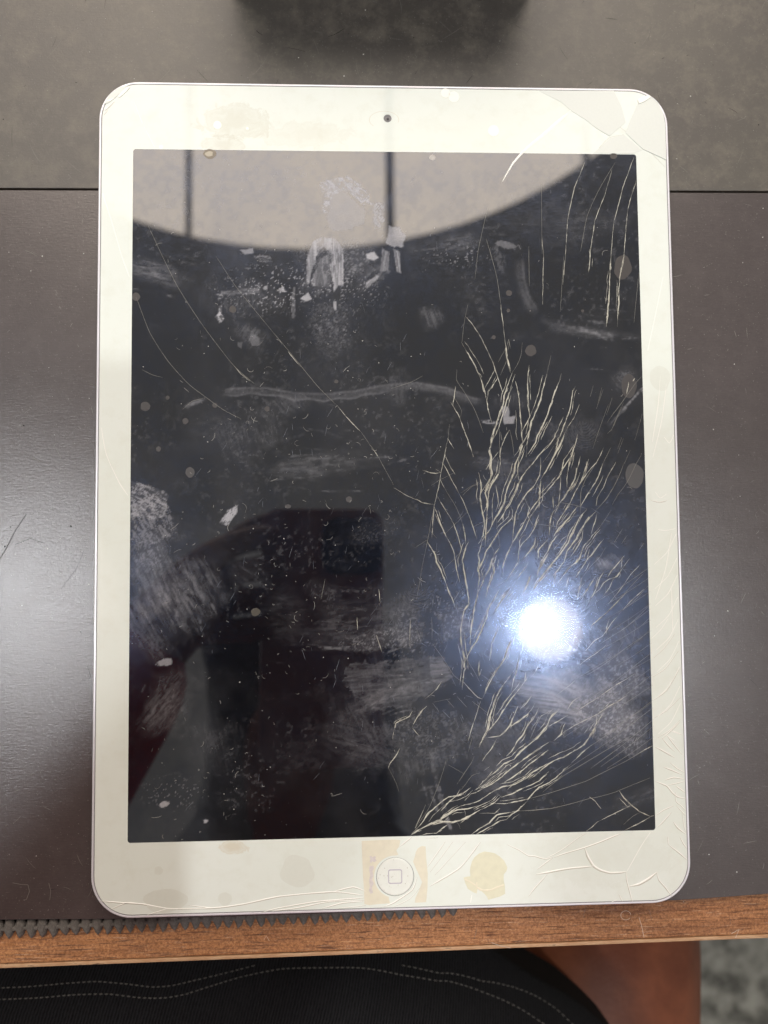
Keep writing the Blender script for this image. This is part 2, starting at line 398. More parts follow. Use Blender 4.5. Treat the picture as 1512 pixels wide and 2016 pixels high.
# ================================================================== THE TABLET
tablet = thing('tablet', (0, 0, ZT * MM), 'white-bordered tablet with a shattered smeared black screen, lying on the front mat', 'tablet')
def tc(name, me, mat=None, parent=None, kind=None, label=None):
    """child of the tablet (or of one of its parts); meshes are written in world metres"""
    o = obj(name, me, mat, parent or tablet, kind, label)
    if parent is None: o.location = (0, 0, -ZT * MM)
    return o
HW, HH, RC = 84.75, 120.0, 11.5
def ring(ins, z): return [(x * MM, y * MM, z * MM) for x, y in rrect(HW - ins, HH - ins, RC - min(ins, RC - .6), 14)]
tc('aluminium_shell', loft('aluminium_shell', [ring(9, -7.48), ring(4, -7.3), ring(1.6, -6.2), ring(.4, -4.4), ring(0, -2.4), ring(0, -1.0), ring(.06, -.55), ring(.20, -.24), ring(.40, -.14), ring(.68, -.14), ring(.74, -.20), ring(.76, -.75)], smooth=False), M_ALU)
tc('gasket', loft('gasket', [ring(.77, -.74), ring(.78, -.22), ring(1.3, -.22)], cap_bottom=False), M_GAP)
GI = 1.02
DW, DH, DR = 149.3 / 2, 198.8 / 2, .8
BTN = at(778, 1726); LENS = at(763, 233)
def bezel_mesh():
    bm = bmesh.new()
    def loop(pts, z): return [bm.verts.new((x, y, z)) for x, y in pts]
    def edges(vs): return [bm.edges.new((vs[i], vs[(i + 1) % len(vs)])) for i in range(len(vs))]
    O = [(x * MM, y * MM) for x, y in rrect(HW - GI - .12, HH - GI - .12, RC - GI - .12, 14)]
    I = [(x * MM, y * MM) for x, y in rrect(DW, DH, DR, 5)]
    Bq = [(BTN.x + 5.35 * MM * math.cos(2 * math.pi * k / 40), BTN.y + 5.35 * MM * math.sin(2 * math.pi * k / 40)) for k in range(40)]
    Lq = [(LENS.x + 1.2 * MM * math.cos(2 * math.pi * k / 20), LENS.y + 1.2 * MM * math.sin(2 * math.pi * k / 20)) for k in range(20)]
    vo, vi, vb, vl = loop(O, 0), loop(I, 0), loop(Bq, 0), loop(Lq, 0)
    es = edges(vo) + edges(vi) + edges(vb) + edges(vl)
    bmesh.ops.triangle_fill(bm, use_beauty=True, edges=es)
    for f in bm.faces:
        f.normal_update()
        if f.normal.z < 0: f.normal_flip()
    me = bpy.data.meshes.new('bezel')
    # walls of the pane
    def wall(v, O2, z, flip):
        w2 = loop(O2, z); n = len(v)
        for i in range(n):
            q = (v[i], w2[i], w2[(i + 1) % n], v[(i + 1) % n]); bm.faces.new(q if not flip else q[::-1])
        return w2
    O2 = [(x * MM, y * MM) for x, y in rrect(HW - GI, HH - GI, RC - GI, 14)]
    wall(wall(vo, O2, -.12 * MM, False), O2, -.6 * MM, False)
    wall(vb, Bq, -.6 * MM, True); wall(vl, Lq, -.4 * MM, True); wall(vi, I, -.12 * MM, True)
    bm.to_mesh(me); bm.free(); return me
bezel = tc('glass_border', bezel_mesh(), M_BEZEL)

# ---- display: a fine grid that carries the dirt as point attributes (dirt has its own shapes; no shading in it)
NX, NY = 500, 664
gx = np.linspace(-DW, DW, NX); gy = np.linspace(-DH, DH, NY)
GX, GY = np.meshgrid(gx, gy)
U, V = to_px(GX, GY, np.zeros_like(GX))
def hash2(ix, iy, seed):
    n = (ix.astype(np.int64) * 374761393 + iy.astype(np.int64) * 668265263 + seed * 1442695041) & 0xffffffff
    n = ((n ^ (n >> 13)) * 1274126177) & 0xffffffff
    return ((n ^ (n >> 16)) & 0xffff) / 65535.0
def vnoise(x, y, seed):
    ix, iy = np.floor(x), np.floor(y); fx, fy = x - ix, y - iy
    fx = fx * fx * (3 - 2 * fx); fy = fy * fy * (3 - 2 * fy)
    a, b, c, d = hash2(ix, iy, seed), hash2(ix + 1, iy, seed), hash2(ix, iy + 1, seed), hash2(ix + 1, iy + 1, seed)
    return a + (b - a) * fx + (c - a) * fy + (a - b - c + d) * fx * fy
def fbm(x, y, seed, octv=5, gain=.55):
    s = np.zeros_like(x); a = 1.0; t = 0
    for o in range(octv):
        s += a * vnoise(x * 2 ** o + 17.3 * o, y * 2 ** o - 9.1 * o, seed + o); t += a; a *= gain
    return s / t
def sstep(a, b, x): q = np.clip((x - a) / (b - a), 0, 1); return q * q * (3 - 2 * q)
grime = np.zeros_like(U)
def add(mv):
    global grime
    grime = 1 - (1 - grime) * (1 - np.clip(mv, 0, .95))
_seed = [100]
def patch(cx, cy, rx, ry, ang, amp, kind='haze', sc=None):
    _seed[0] += 7; sd_ = _seed[0]; a = math.radians(ang)
    x, y = U - cx, V - cy; lx = x * math.cos(a) + y * math.sin(a); ly = -x * math.sin(a) + y * math.cos(a)
    d = np.sqrt((lx / rx) ** 2 + (ly / ry) ** 2)
    if kind == 'haze':
        f = fbm(lx / (sc or 30), ly / (sc or 30), sd_); a2 = .9 + .8 * hash2(np.array([sd_]), np.array([3]), 1)[0]; wx = lx * math.cos(a2) + ly * math.sin(a2); wy = -lx * math.sin(a2) + ly * math.cos(a2)
        add(amp * .62 * sstep(1.3, .0, d + (f - .5) * 1.5) * (.30 + .8 * sstep(.40, .72, fbm(wx / 30, wy / 2.6, sd_ + 3, 4)) + .5 * sstep(.5, .7, fbm(lx / 5, ly / 5, sd_ + 4, 3))))
    elif kind == 'streak':
        f = fbm(lx / (sc or 60), ly / 5.0, sd_); g = fbm(lx / 40, ly / 40, sd_ + 5)
        h = fbm(lx / 16, ly / 7, sd_ + 9, 4, .65); f = .6 * f + .4 * fbm(lx / 26, ly / 3.0, sd_ + 2, 4)
        add(amp * .8 * sstep(1.3, .2, d + (g - .5) * 1.3 + (h - .5) * .7) * (.30 + .75 * sstep(.30, .78, f)) * (.30 + .95 * sstep(.34, .70, h)))
    elif kind == 'paste':
        f = fbm(lx / (sc or 26), ly / (sc or 26), sd_, 6, .62)
        add(amp * sstep(.50, .56, f + (1.0 - d) * .33 - .12) * (d < 1.7))
    elif kind == 'speckle':
        f = fbm(lx / 4.2, ly / 4.2, sd_, 4, .75); g = fbm(lx / 45, ly / 45, sd_ + 3)
        add(amp * sstep(1.2, .5, d + (g - .5) * 1.0) * (.25 + sstep(.50, .68, f)))
def stroke(pts, wd, amp, sd_=0, soft=1.0):
    P = np.array(pts, float); best = np.full(U.shape, 1e9); al = np.zeros_like(U); L = 0
    x0, x1, y0, y1 = P[:, 0].min() - 60, P[:, 0].max() + 60, P[:, 1].min() - 60, P[:, 1].max() + 60
    M = (U > x0) & (U < x1) & (V > y0) & (V < y1)
    u, v = U[M], V[M]; b = best[M]; q = al[M]
    for i in range(len(P) - 1):
        e = P[i + 1] - P[i]; l = np.linalg.norm(e); t = np.clip(((u - P[i, 0]) * e[0] + (v - P[i, 1]) * e[1]) / l ** 2, 0, 1)
        dd = np.hypot(u - P[i, 0] - t * e[0], v - P[i, 1] - t * e[1]); c = dd < b; b = np.where(c, dd, b); q = np.where(c, L + t * l, q); L += l
    n1 = fbm(q / 14, b / 4 + 50, 900 + sd_, 4); n2 = vnoise(u / 5, v / 5, 930 + sd_)
    mv = amp * .62 * sstep(wd, wd * .2, b + (n1 - .5) * wd * 1.5) * (.15 + .9 * sstep(.25, .8, n2)) * (.35 + .8 * sstep(.35, .65, fbm(q / 38, b / 9, 960 + sd_, 3))) * sstep(0, 20, q) * sstep(L, L - 20, q)
    out = np.zeros_like(U); out[M] = mv; add(out)

def line(pts, wd, amp, sd_=0):
    P = np.array(pts, float); M = (U > P[:, 0].min() - 25) & (U < P[:, 0].max() + 25) & (V > P[:, 1].min() - 25) & (V < P[:, 1].max() + 25)
    u, v = U[M], V[M]; b = np.full(u.shape, 1e9); q = np.zeros(u.shape); L = 0
    for i in range(len(P) - 1):
        e = P[i + 1] - P[i]; l = np.linalg.norm(e); t = np.clip(((u - P[i, 0]) * e[0] + (v - P[i, 1]) * e[1]) / l ** 2, 0, 1)
        dd = np.hypot(u - P[i, 0] - t * e[0], v - P[i, 1] - t * e[1]); c = dd < b; b = np.where(c, dd, b); q = np.where(c, L + t * l, q); L += l
    out = np.zeros_like(U); out[M] = amp * np.exp(-(b / wd) ** 2) * (.35 + .9 * fbm(q / 30, q * 0 + sd_, 970 + sd_, 3)) * (.6 + .7 * vnoise(u / 3.5, v / 3.5, 980)) * sstep(0, 25, q) * sstep(L, L - 25, q); add(out)
add(.020 * sstep(.45, .8, fbm(U / 140, V / 140, 3)))                                  # thin overall veil
add(.03 * sstep(.52, .8, fbm(U / 60, V / 60, 11)) * sstep(.4, .7, fbm(U / 8, V / 8, 12)))
add(.06 * sstep(.60, .75, fbm(U / 7, V / 7, 21, 3)) * sstep(.45, .7, fbm(U / 120, V / 120, 22)))
# paste-like patches round the reflected lamp's edge
def inside(pts, warp=3.0, sc=9.0, sd_=0):
    """soft-edged mask of a traced outline (photo pixels), its edge broken up by noise"""
    P = np.array(pts, float); c = P.mean(0)
    M = (U > P[:, 0].min() - 15) & (U < P[:, 0].max() + 15) & (V > P[:, 1].min() - 15) & (V < P[:, 1].max() + 15)
    u = U[M] + (fbm(U[M] / sc, V[M] / sc, 300 + sd_, 4, .65) - .5) * warp * 4; v = V[M] + (fbm(U[M] / sc, V[M] / sc, 340 + sd_, 4, .65) - .5) * warp * 4
    ins = np.zeros(u.shape, bool); dmin = np.full(u.shape, 1e9)
    for i in range(len(P)):
        p, q_ = P[i - 1], P[i]
        cr = ((p[1] > v) != (q_[1] > v)) & (u < (q_[0] - p[0]) * (v - p[1]) / (q_[1] - p[1] + 1e-9) + p[0]); ins ^= cr
        e = q_ - p; t = np.clip(((u - p[0]) * e[0] + (v - p[1]) * e[1]) / (e @ e + 1e-9), 0, 1); dmin = np.minimum(dmin, np.hypot(u - p[0] - t * e[0], v - p[1] - t * e[1]))
    out = np.zeros_like(U); out[M] = np.where(ins, sstep(0, 2.2, dmin), 0); return out
def shape(pts, amp, tex='flat', ang=0, warp=2.0, f=None):
    _seed[0] += 3; sd_ = _seed[0]
    if f: pts = [(f[0] + x / f[2], f[1] + y / f[2]) for x, y in pts]
    m_ = inside(pts, warp, 9.0, sd_); a = math.radians(ang); lx = U * math.cos(a) + V * math.sin(a); ly = -U * math.sin(a) + V * math.cos(a)
    if tex == 'flat': t_ = .8 + .35 * fbm(U / 12, V / 12, sd_, 3)
    elif tex == 'brush': t_ = (.5 + .65 * sstep(.32, .68, fbm(lx / 45, ly / 2.6, sd_, 4))) * (.4 + .8 * sstep(.36, .5, fbm(lx / 22, ly / 10, sd_ + 2, 4)))
    else: t_ = .15 + 1.2 * sstep(.44, .60, fbm(lx / 10, ly / 3.0, sd_, 5, .7))
    add(amp * m_ * t_)
Q = (240, 280, 2.7)
shape([(1010, 530), (1060, 500), (1130, 510), (1175, 560), (1180, 640), (1180, 770), (1150, 760), (1130, 800), (1110, 700), (1105, 580), (1070, 560), (1040, 600), (1020, 660), (1000, 750), (980, 750), (975, 680), (985, 600)], .56, 'brush', 88, 1.6, Q)
shape([(1050, 620), (1100, 590), (1120, 700), (1110, 770), (1030, 770), (1000, 740)], .24, 'brush', 88, 2, Q)
shape([(1060, 200), (1200, 180), (1260, 220), (1320, 280), (1330, 340), (1290, 340), (1230, 290), (1180, 250), (1120, 290), (1090, 380), (1060, 370), (1075, 290), (1045, 240)], .62, 'scratch', 40, 2.5, Q)
shape([(1110, 270), (1180, 255), (1240, 310), (1300, 360), (1290, 430), (1200, 470), (1110, 470), (1085, 400)], .22, 'flat', 0, 2.5, Q)
shape([(1420, 440), (1480, 450), (1510, 500), (1500, 560), (1440, 560), (1400, 540)], .5, 'flat', 0, 2, Q); shape([(1440, 560), (1480, 580), (1485, 700), (1460, 690)], .4, 'brush', 80, 1.2, Q); shape([(1290, 740), (1360, 700), (1372, 720), (1300, 782)], .42, 'brush', -35, 1.2, Q)
shape([(1330, 320), (1390, 320), (1400, 420), (1380, 480), (1340, 460)], .35, 'scratch', 60, 2, Q); shape([(1380, 560), (1430, 580), (1420, 680), (1370, 690)], .3, 'brush', 100, 2, Q)
shape([(1295, 590), (1340, 580), (1370, 615), (1340, 635), (1300, 620)], .72, 'flat', 0, 1, Q); shape([(620, 570), (700, 560), (705, 590), (650, 600)], .45, 'flat', 0, 1, Q); shape([(945, 830), (990, 795), (1015, 835), (980, 850)], .7, 'flat', 0, .8, Q)
shape([(1122, 840), (1142, 845), (1142, 895), (1126, 892)], .7, 'flat', 0, .6, Q); shape([(490, 930), (520, 895), (552, 940), (520, 966)], .6, 'scratch', 50, 1, Q); shape([(815, 790), (860, 760), (872, 800)], .6, 'flat', 0, 1, Q); shape([(740, 775), (775, 758), (772, 792)], .55, 'flat', 0, 1, Q)
shape([(500, 805), (540, 800), (545, 830), (510, 850)], .3, 'scratch', 0, 1.5, Q); shape([(610, 1060), (640, 1058), (640, 1100), (615, 1090)], .13, 'flat', 0, 1, Q); shape([(670, 1050), (700, 1015), (735, 1040), (735, 1080), (690, 1085)], .16, 'flat', 0, 1, Q); shape([(510, 870), (530, 860), (535, 900), (515, 930)], .5, 'scratch', 70, 1, Q)
shape([(700, 600), (790, 590), (800, 640), (740, 640)], .22, 'scratch', 10, 3, Q); shape([(520, 790), (730, 770), (740, 805), (530, 815)], .2, 'brush', 0, 2, Q); shape([(905, 770), (925, 770), (920, 940), (895, 940)], .16, 'brush', 90, 2, Q)
shape([(45, 1790), (120, 1820), (190, 1830), (245, 1870), (235, 1990), (150, 2010), (45, 1990)], .42, 'scratch', 25, 2.5, Q)
shape([(256, 1000), (330, 985), (350, 1050), (300, 1075), (256, 1060)], .22, 'scratch', 60, 4)
shape([(430, 1030), (446, 1005), (470, 992), (466, 1012), (448, 1036)], .5, 'scratch', -50, 1)
shape([(690, 1303), (760, 1303), (850, 1290), (872, 1292), (894, 1335), (850, 1365), (800, 1392), (740, 1400), (700, 1372), (672, 1340)], .10, 'brush', -6, 6); patch(775, 1340, 130, 60, -8, .10, 'haze')
shape([(845, 1292), (872, 1294), (893, 1335), (860, 1352), (846, 1330)], .16, 'brush', -4, 1.5)
shape([(925, 1470), (935, 1435), (975, 1415), (1020, 1440), (1060, 1520), (960, 1560), (925, 1540)], .04, 'flat', 0, 2)
shape([(985, 800), (1002, 798), (1004, 820), (1016, 818), (1012, 834), (992, 836)], .5, 'flat', 0, 1)
shape([(940, 826), (960, 824), (985, 832), (975, 840), (950, 834)], .35, 'scratch', 0, 1.5)
for a in ((906, 511, 9, 5, 0, .7), (292, 1302, 9, 7, 0, .5), (326, 1303, 15, 8, -12, .5), (325, 1583, 14, 5, -15, .75), (404, 1616, 6, 5, 0, .7), (352, 1160, 6, 5, 0, .7), (375, 1108, 5, 4, 0, .8), (1005, 484, 26, 7, 12, .2), (730, 930, 5, 5, 0, .7)):
    patch(*a, 'paste')
for a in ((850, 622, 26, 22, 0, .30), (480, 590, 75, 40, 0, .16), (500, 662, 42, 22, 30, .22), (480, 860, 80, 45, 0, .10), (310, 1115, 60, 80, 0, .26), (300, 1260, 46, 46, 0, .16),
          (850, 1500, 90, 28, -18, .16), (1060, 1010, 120, 90, 0, .10), (1010, 930, 80, 40, 0, .10), (770, 1190, 60, 40, 0, .12), (1120, 850, 60, 45, 0, .08), (1200, 1110, 40, 20, -30, .2), (1185, 1110, 14, 12, 0, .5),
          (1160, 1270, 60, 45, 0, .14), (1060, 1400, 160, 60, -15, .12), (1000, 790, 50, 20, 0, .1), (780, 760, 22, 40, 0, .1), (560, 800, 70, 22, -15, .12), (1225, 1260, 40, 50, 0, .16), (420, 1460, 60, 50, 0, .08),
          (735, 1440, 70, 60, 0, .14), (1230, 745, 36, 24, -30, .24), (1240, 1415, 60, 70, 0, .16), (990, 1440, 70, 60, 0, .07)):
    patch(*a, 'haze')
for a in ((318, 540, 60, 24, 12, .40, 'streak'), (360, 1180, 85, 75, 62, .30, 'streak'), (300, 1190, 40, 75, 60, .30, 'streak'), (325, 1385, 80, 46, -52, .28, 'streak'), (640, 912, 110, 22, -4, .20, 'streak'), (590, 930, 60, 10, 0, .14, 'streak'),
          (770, 1365, 70, 22, -24, .3, 'streak'), (720, 1470, 80, 60, 15, .18, 'streak'), (1090, 1345, 75, 26, 12, .42, 'streak'), (1110, 1380, 60, 40, 25, .25, 'streak'),
          (890, 480, 70, 20, -8, .25, 'streak'), (1170, 655, 85, 12, 6, .30, 'streak'), (980, 915, 60, 14, 8, .28, 'streak'), (1250, 1575, 50, 22, -22, .2, 'streak'), (980, 1545, 50, 40, 35, .2, 'streak'), (700, 1220, 120, 45, -3, .14, 'streak'),
          (480, 1120, 60, 40, 30, .08, 'streak'), (560, 1200, 40, 60, 0, .06, 'streak'), (640, 560, 30, 60, 90, .2, 'streak'), (730, 545, 50, 20, -40, .2, 'streak'), (1130, 440, 120, 40, 0, .10, 'streak'),
          (1190, 1400, 75, 55, 20, .52, 'speckle'), (1215, 1345, 60, 55, 0, .34, 'speckle'), (1120, 1340, 60, 34, 25, .30, 'speckle'), (1235, 1440, 45, 45, 30, .34, 'speckle'), (290, 1090, 40, 30, 0, .2, 'speckle'), (760, 1260, 90, 22, -4, .24, 'speckle'),
          (800, 1230, 40, 40, 0, .16, 'speckle'), (640, 1170, 46, 26, 30, .07, 'speckle'), (900, 1230, 45, 40, 0, .22, 'speckle'), (850, 1440, 90, 50, 0, .12, 'speckle'), (650, 650, 40, 60, 0, .10, 'speckle'), (730, 1050, 60, 26, -20, .06, 'speckle'), (660, 505, 90, 40, 0, .2, 'speckle')):
    patch(*a)
W_ = [(432, 768), (480, 764), (525, 764), (580, 774), (640, 776), (700, 770), (760, 758), (820, 754), (880, 764), (930, 784), (962, 790)]
W_ = [tuple(p) for p in np.array([((1 - t) * np.array(W_[i]) + t * np.array(W_[i + 1])) for i in range(len(W_) - 1) for t in (0, .25, .5, .75)])]
line(W_, 2.2, .15, 1); line([(x, y + 7) for x, y in W_], 5.5, .07, 2); line([(x, y + 12 + 2 * math.sin(x / 9)) for x, y in W_[:26]], 2.0, .16, 3); line([(x, y + 4) for x, y in W_[26:]], 6.5, .08, 4)
line([(355, 806), (372, 797), (392, 789), (412, 783)], 3, .3, 5); line([(1020, 505), (1022, 540), (1028, 570), (1040, 600), (1058, 625)], 6.5, .10, 6); line([(1028, 500), (1031, 545), (1040, 580), (1062, 618)], 3, .12, 7); line([(1058, 625), (1100, 645), (1150, 652), (1215, 662)], 6, .08, 8)
stroke([(1090, 632), (1130, 645), (1170, 655), (1215, 668)], 9, .30, 3)
for k_ in range(34):
    y_ = 1338 + 2.1 * k_ + random.gauss(0, 3); x_ = 1000 + random.gauss(20, 22) + 1.2 * max(0, k_ - 14)
    line([(x_, y_ - 6), (x_ + 40, y_ + random.gauss(0, 2)), (x_ + 80, y_ + 8 + random.gauss(0, 3)), (x_ + 115, y_ + 24 + random.gauss(0, 5))], random.uniform(1.0, 2.2), random.uniform(.10, .42), 10 + k_)
stroke([(972, 478), (984, 515), (992, 545)], 9, .16, 5)
stroke([(848, 1474), (852, 1510), (862, 1545), (870, 1580), (880, 1610), (892, 1645)], 5.5, .52, 6)
stroke([(846, 1545), (855, 1580), (866, 1606)], 4, .42, 7)
stroke([(832, 1530), (838, 1560), (846, 1592)], 4, .38, 8)
stroke([(360, 806), (375, 796), (395, 788), (410, 783)], 5, .4, 9)
stroke([(1300, 742), (1260, 770), (1235, 798), (1215, 820), (1195, 842)], 4, .5, 10)
stroke([(940, 1330), (1000, 1345), (1060, 1350), (1115, 1372), (1135, 1392)], 12, .22, 11)
stroke([(820, 620), (835, 612), (858, 616)], 10, .16, 12)
_r = random.Random(21)
for cx, cy, ang0, n_, L0, am0 in ((360, 1190, 62, 30, 70, .20), (320, 1390, -52, 22, 60, .20), (800, 1330, -12, 26, 90, .30), (1100, 1350, 14, 22, 80, .30), (640, 915, -4, 14, 110, .16), (310, 545, 12, 12, 60, .26), (720, 545, -40, 12, 60, .22),
                               (880, 490, -8, 12, 70, .2), (1190, 1400, 40, 20, 60, .2), (1170, 655, 5, 12, 80, .22), (980, 910, 8, 10, 60, .24), (700, 1230, -3, 16, 120, .12), (850, 1500, -20, 12, 90, .16), (640, 540, 88, 12, 60, .26), (420, 1050, 30, 8, 60, .1), (1010, 940, -30, 12, 80, .14)):
    for _ in range(n_):
        u0, v0 = _r.gauss(cx, L0 * .55), _r.gauss(cy, L0 * .42); a_ = math.radians(ang0 + _r.gauss(0, 7)); L_ = L0 * _r.uniform(.3, 1.0); bn = _r.gauss(0, .12)
        stroke([(u0 + L_ * t_ * math.cos(a_ + bn * t_), v0 + L_ * t_ * math.sin(a_ + bn * t_)) for t_ in (-.5, -.2, .1, .5)], _r.uniform(1.6, 4.5), am0 * _r.uniform(.4, 1.3), _r.randint(20, 400))
for cx, cy, r, wl, am in ((1105, 1085, 90, 5.5, .08), (1135, 1190, 55, 6, .08), (820, 1180, 40, 5.5, .09), (1150, 860, 50, 5.5, .06)):      # fingerprints
    d = np.hypot((U - cx) * 1.2, V - cy + 30) + 26 * fbm(U / 45, V / 45, 77); rr = np.hypot(U - cx, V - cy)
    add(am * sstep(r, r * .3, rr) * sstep(.35, .8, .5 + .5 * np.sin(d / wl * 2 * math.pi)))
g_ = fbm(U / 3.3, V / 3.3, 701, 3, .7)
for cx, cy, rx, ry, am in ((560, 560, 150, 50, .7), (520, 590, 90, 40, .5), (660, 640, 60, 50, .35), (700, 560, 80, 60, .45), (900, 500, 80, 30, .5), (800, 1260, 90, 40, .5), (340, 1560, 70, 40, .5), (1150, 1130, 60, 50, .4), (880, 1190, 50, 60, .5)):
    add(am * .7 * sstep(1.2, .2, np.hypot((U - cx) / rx, (V - cy) / ry)) * sstep(.66, .74, g_))
film = np.clip(.12 + .17 * sstep(.3, .75, fbm(U / 90, V / 90, 51)) + .14 * sstep(.4, .7, fbm(U / 11, V / 11, 52, 4)) + .3 * grime, 0, 1)
film += .27 * np.exp(-(((U - 1060) / 230) ** 2 + ((V - 1180) / 260) ** 2))
film = np.clip(film, 0, .9)
verts = np.stack([GX * MM, GY * MM, np.full_like(GX, -.02 * MM)], -1).reshape(-1, 3)
idx = np.arange(NX * NY).reshape(NY, NX)
quads = np.stack([idx[:-1, :-1], idx[:-1, 1:], idx[1:, 1:], idx[1:, :-1]], -1).reshape(-1, 4)
me = bpy.data.meshes.new('display'); me.vertices.add(len(verts)); me.vertices.foreach_set('co', verts.ravel().astype(np.float32))
me.loops.add(quads.size); me.loops.foreach_set('vertex_index', quads.ravel().astype(np.int32))
me.polygons.add(len(quads)); me.polygons.foreach_set('loop_start', np.arange(0, quads.size, 4, dtype=np.int32))
me.update(calc_edges=True)
for nm, arr in (('grime', grime), ('film', film)):
    at_ = me.attributes.new(nm, 'FLOAT', 'POINT'); at_.data.foreach_set('value', arr.ravel().astype(np.float32))
display = tc('display', me, M_DISPLAY)
# ---- cracks: each traced line is a raised, ragged ridge of broken glass
RG = random.Random(5)
def smooth_line(pts, step=3.0, soft=.5):
    P = np.array(pts, float)
    if len(P) > 2:                                   # Catmull-Rom through the points
        Q = [2 * P[0] - P[1]] + list(P) + [2 * P[-1] - P[-2]]; out = []
        for i in range(1, len(Q) - 2):
            n = max(1, int(np.linalg.norm(Q[i + 1] - Q[i]) / step))
            for k in range(n):
                t = k / n; a, b, c, d = Q[i - 1], Q[i], Q[i + 1], Q[i + 2]
                cr = .5 * ((2 * b) + (-a + c) * t + (2 * a - 5 * b + 4 * c - d) * t * t + (-a + 3 * b - 3 * c + d) * t ** 3)
                ln = b + (c - b) * t; out.append(ln * (1 - soft) + cr * soft)
        out.append(P[-1]); return np.array(out)
    n = max(1, int(np.linalg.norm(P[1] - P[0]) / step)); return np.array([P[0] + (P[1] - P[0]) * k / n for k in range(n + 1)])
NCR = 0
HAIR = {'display': bmesh.new(), 'border': bmesh.new()}
def crack(pts, wd, where='display', mat=None, spurs=True, taper=True, flat=False):
    global NCR
    L = smooth_line(pts, 3.0, .12 if where == 'display' and wd >= .75 else .6); n = len(L)
    if n < 2: return
    jit = 0.0 if wd < .75 else .5 + .25 * wd
    ph = RG.random() * 50; s = np.arange(n)
    nz = vnoise(s / 3.0, np.full(n, ph), 5) - .5; nz2 = vnoise(s / 1.3, np.full(n, ph + 9), 6) - .5
    def knots(step, sd_): k_ = s / step; i_ = np.floor(k_); f_ = k_ - i_; z_ = np.zeros(n); return (hash2(i_, z_ + int(ph * 77), sd_) * (1 - f_) + hash2(i_ + 1, z_ + int(ph * 77), sd_) * f_) - .5
    T = np.gradient(L, axis=0); T /= (np.linalg.norm(T, axis=1)[:, None] + 1e-9); N = np.stack([-T[:, 1], T[:, 0]], 1)
    if where == 'display': L = L + N * ((knots(4.0, 3) * .6 + knots(1.6, 4) * .9) * jit)[:, None]
    base = 1.9 * wd if wd >= .75 else 1.15 * wd + .05
    wv = base * (.72 + .9 * knots(3.5, 21) + .6 * knots(1.3, 22)) if where == 'display' and wd >= .75 else base * (.7 + .5 * vnoise(s / 12.0, np.full(n, ph + 20), 7))
    if taper:
        e = np.minimum(s, n - 1 - s) / max(1.0, min(7.0, n / 3)); wv = wv * np.clip(.22 + e, 0, 1)
    wv = np.maximum(wv, .35)
    bm = bmesh.new(); k = .148                        # mm per photo pixel on the glass
    def put(L_, w_, z=.012):
        Q = at_np(L_) * 1000
        ribbon(bm, Q, w_ * k, z, None if flat else np.minimum(w_ * k * .38, .16))
    if where == 'display' and wd >= 1.15:              # several splinters side by side, crossing and breaking off
        ns = 2 if wd < 1.6 else 3
        for q_ in range(ns):
            off = N * (knots(8.0, 40 + q_) * (1.3 + 1.9 * wd) * (1 if q_ else .2))[:, None]
            w_ = (.84 + .70 * wd) * (.72 + 1.0 * knots(3.0, 70 + q_) + .75 * knots(1.2, 80 + q_)) * (1 if q_ == 0 else .62)
            w_ = np.maximum(w_ * np.clip(np.minimum(s, n - 1 - s) / max(1.0, min(7.0, n / 3)) + .2, 0, 1), .3)
            a0, b0 = (0, n) if q_ == 0 else (int(n * RG.uniform(0, .35)), int(n * RG.uniform(.6, 1)))
            if b0 - a0 > 3: put((L + off)[a0:b0], w_[a0:b0], .012 - .001 * q_)
        for q_ in range(1 if wd < 1.5 else 2):            # finer companions a little way off
            if n < 12: break
            a0, b0 = int(n * RG.uniform(0, .55)), 0; b0 = min(n, a0 + int(n * RG.uniform(.25, .5)))
            if b0 - a0 < 5: continue
            sg = RG.choice((-1, 1)); off = N * (sg * (RG.uniform(3.5, 8) + np.linspace(0, RG.uniform(-4, 5), n)) + knots(4.0, 90 + q_) * 2.2)[:, None]
            w_ = (.5 + .42 * wd) * (.7 + .9 * knots(2.0, 95 + q_)); Lc = (L + off)[a0:b0]; wc = np.maximum(w_[a0:b0] * np.clip(np.minimum(np.arange(b0 - a0), b0 - a0 - 1 - np.arange(b0 - a0)) / 3.0 + .15, 0, 1), .25); put(Lc, wc, .008)
        i = RG.randint(4, 12)
        while i < n - 3:                              # short flakes leaving at a narrow angle
            sg = RG.choice((-1, 1)); a_ = math.atan2(T[i][1], T[i][0]) + sg * RG.uniform(.2, .55) + (math.pi if RG.random() < .5 else 0); ln = RG.uniform(4, 6 + 4 * wd)
            p0 = L[i]; Sp = np.array([p0, p0 + ln * .5 * np.array([math.cos(a_), math.sin(a_)]), p0 + ln * np.array([math.cos(a_ - sg * .25), math.sin(a_ - sg * .25)])])
            put(Sp, np.array([1.1, .8, .3]), .009); i += RG.randint(9, 26)
    else: put(L, wv * (.82 if where == 'display' else 1))
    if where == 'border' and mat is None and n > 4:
        bm2 = bmesh.new(); Q2 = at_np(L + N * (wv * .62 + .35)[:, None] * (1 if N[n // 2][1] > 0 else -1)) * 1000; ribbon(bm2, Q2, np.maximum(wv * .55, .5) * k, .006)  # flat grey ribbon beside the ridge, painted as its shadow side
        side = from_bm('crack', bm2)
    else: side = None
    if mat is None:
        mat = (M_CRACK if wd >= .75 else M_CRACK_THIN) if where == 'display' else M_CRACK_WHITE
    par = display if where == 'display' else bezel
    me = from_bm('crack', bm)
    if mat is M_CRACK:                                # random stretches take a darker cream, painted as facets turned from light
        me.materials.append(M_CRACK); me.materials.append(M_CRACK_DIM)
        mi = np.arange(len(me.polygons)) // 2; me.polygons.foreach_set('material_index', (vnoise(mi / 3.5, np.full(len(mi), ph + 3), 15) > .70).astype(np.int32))
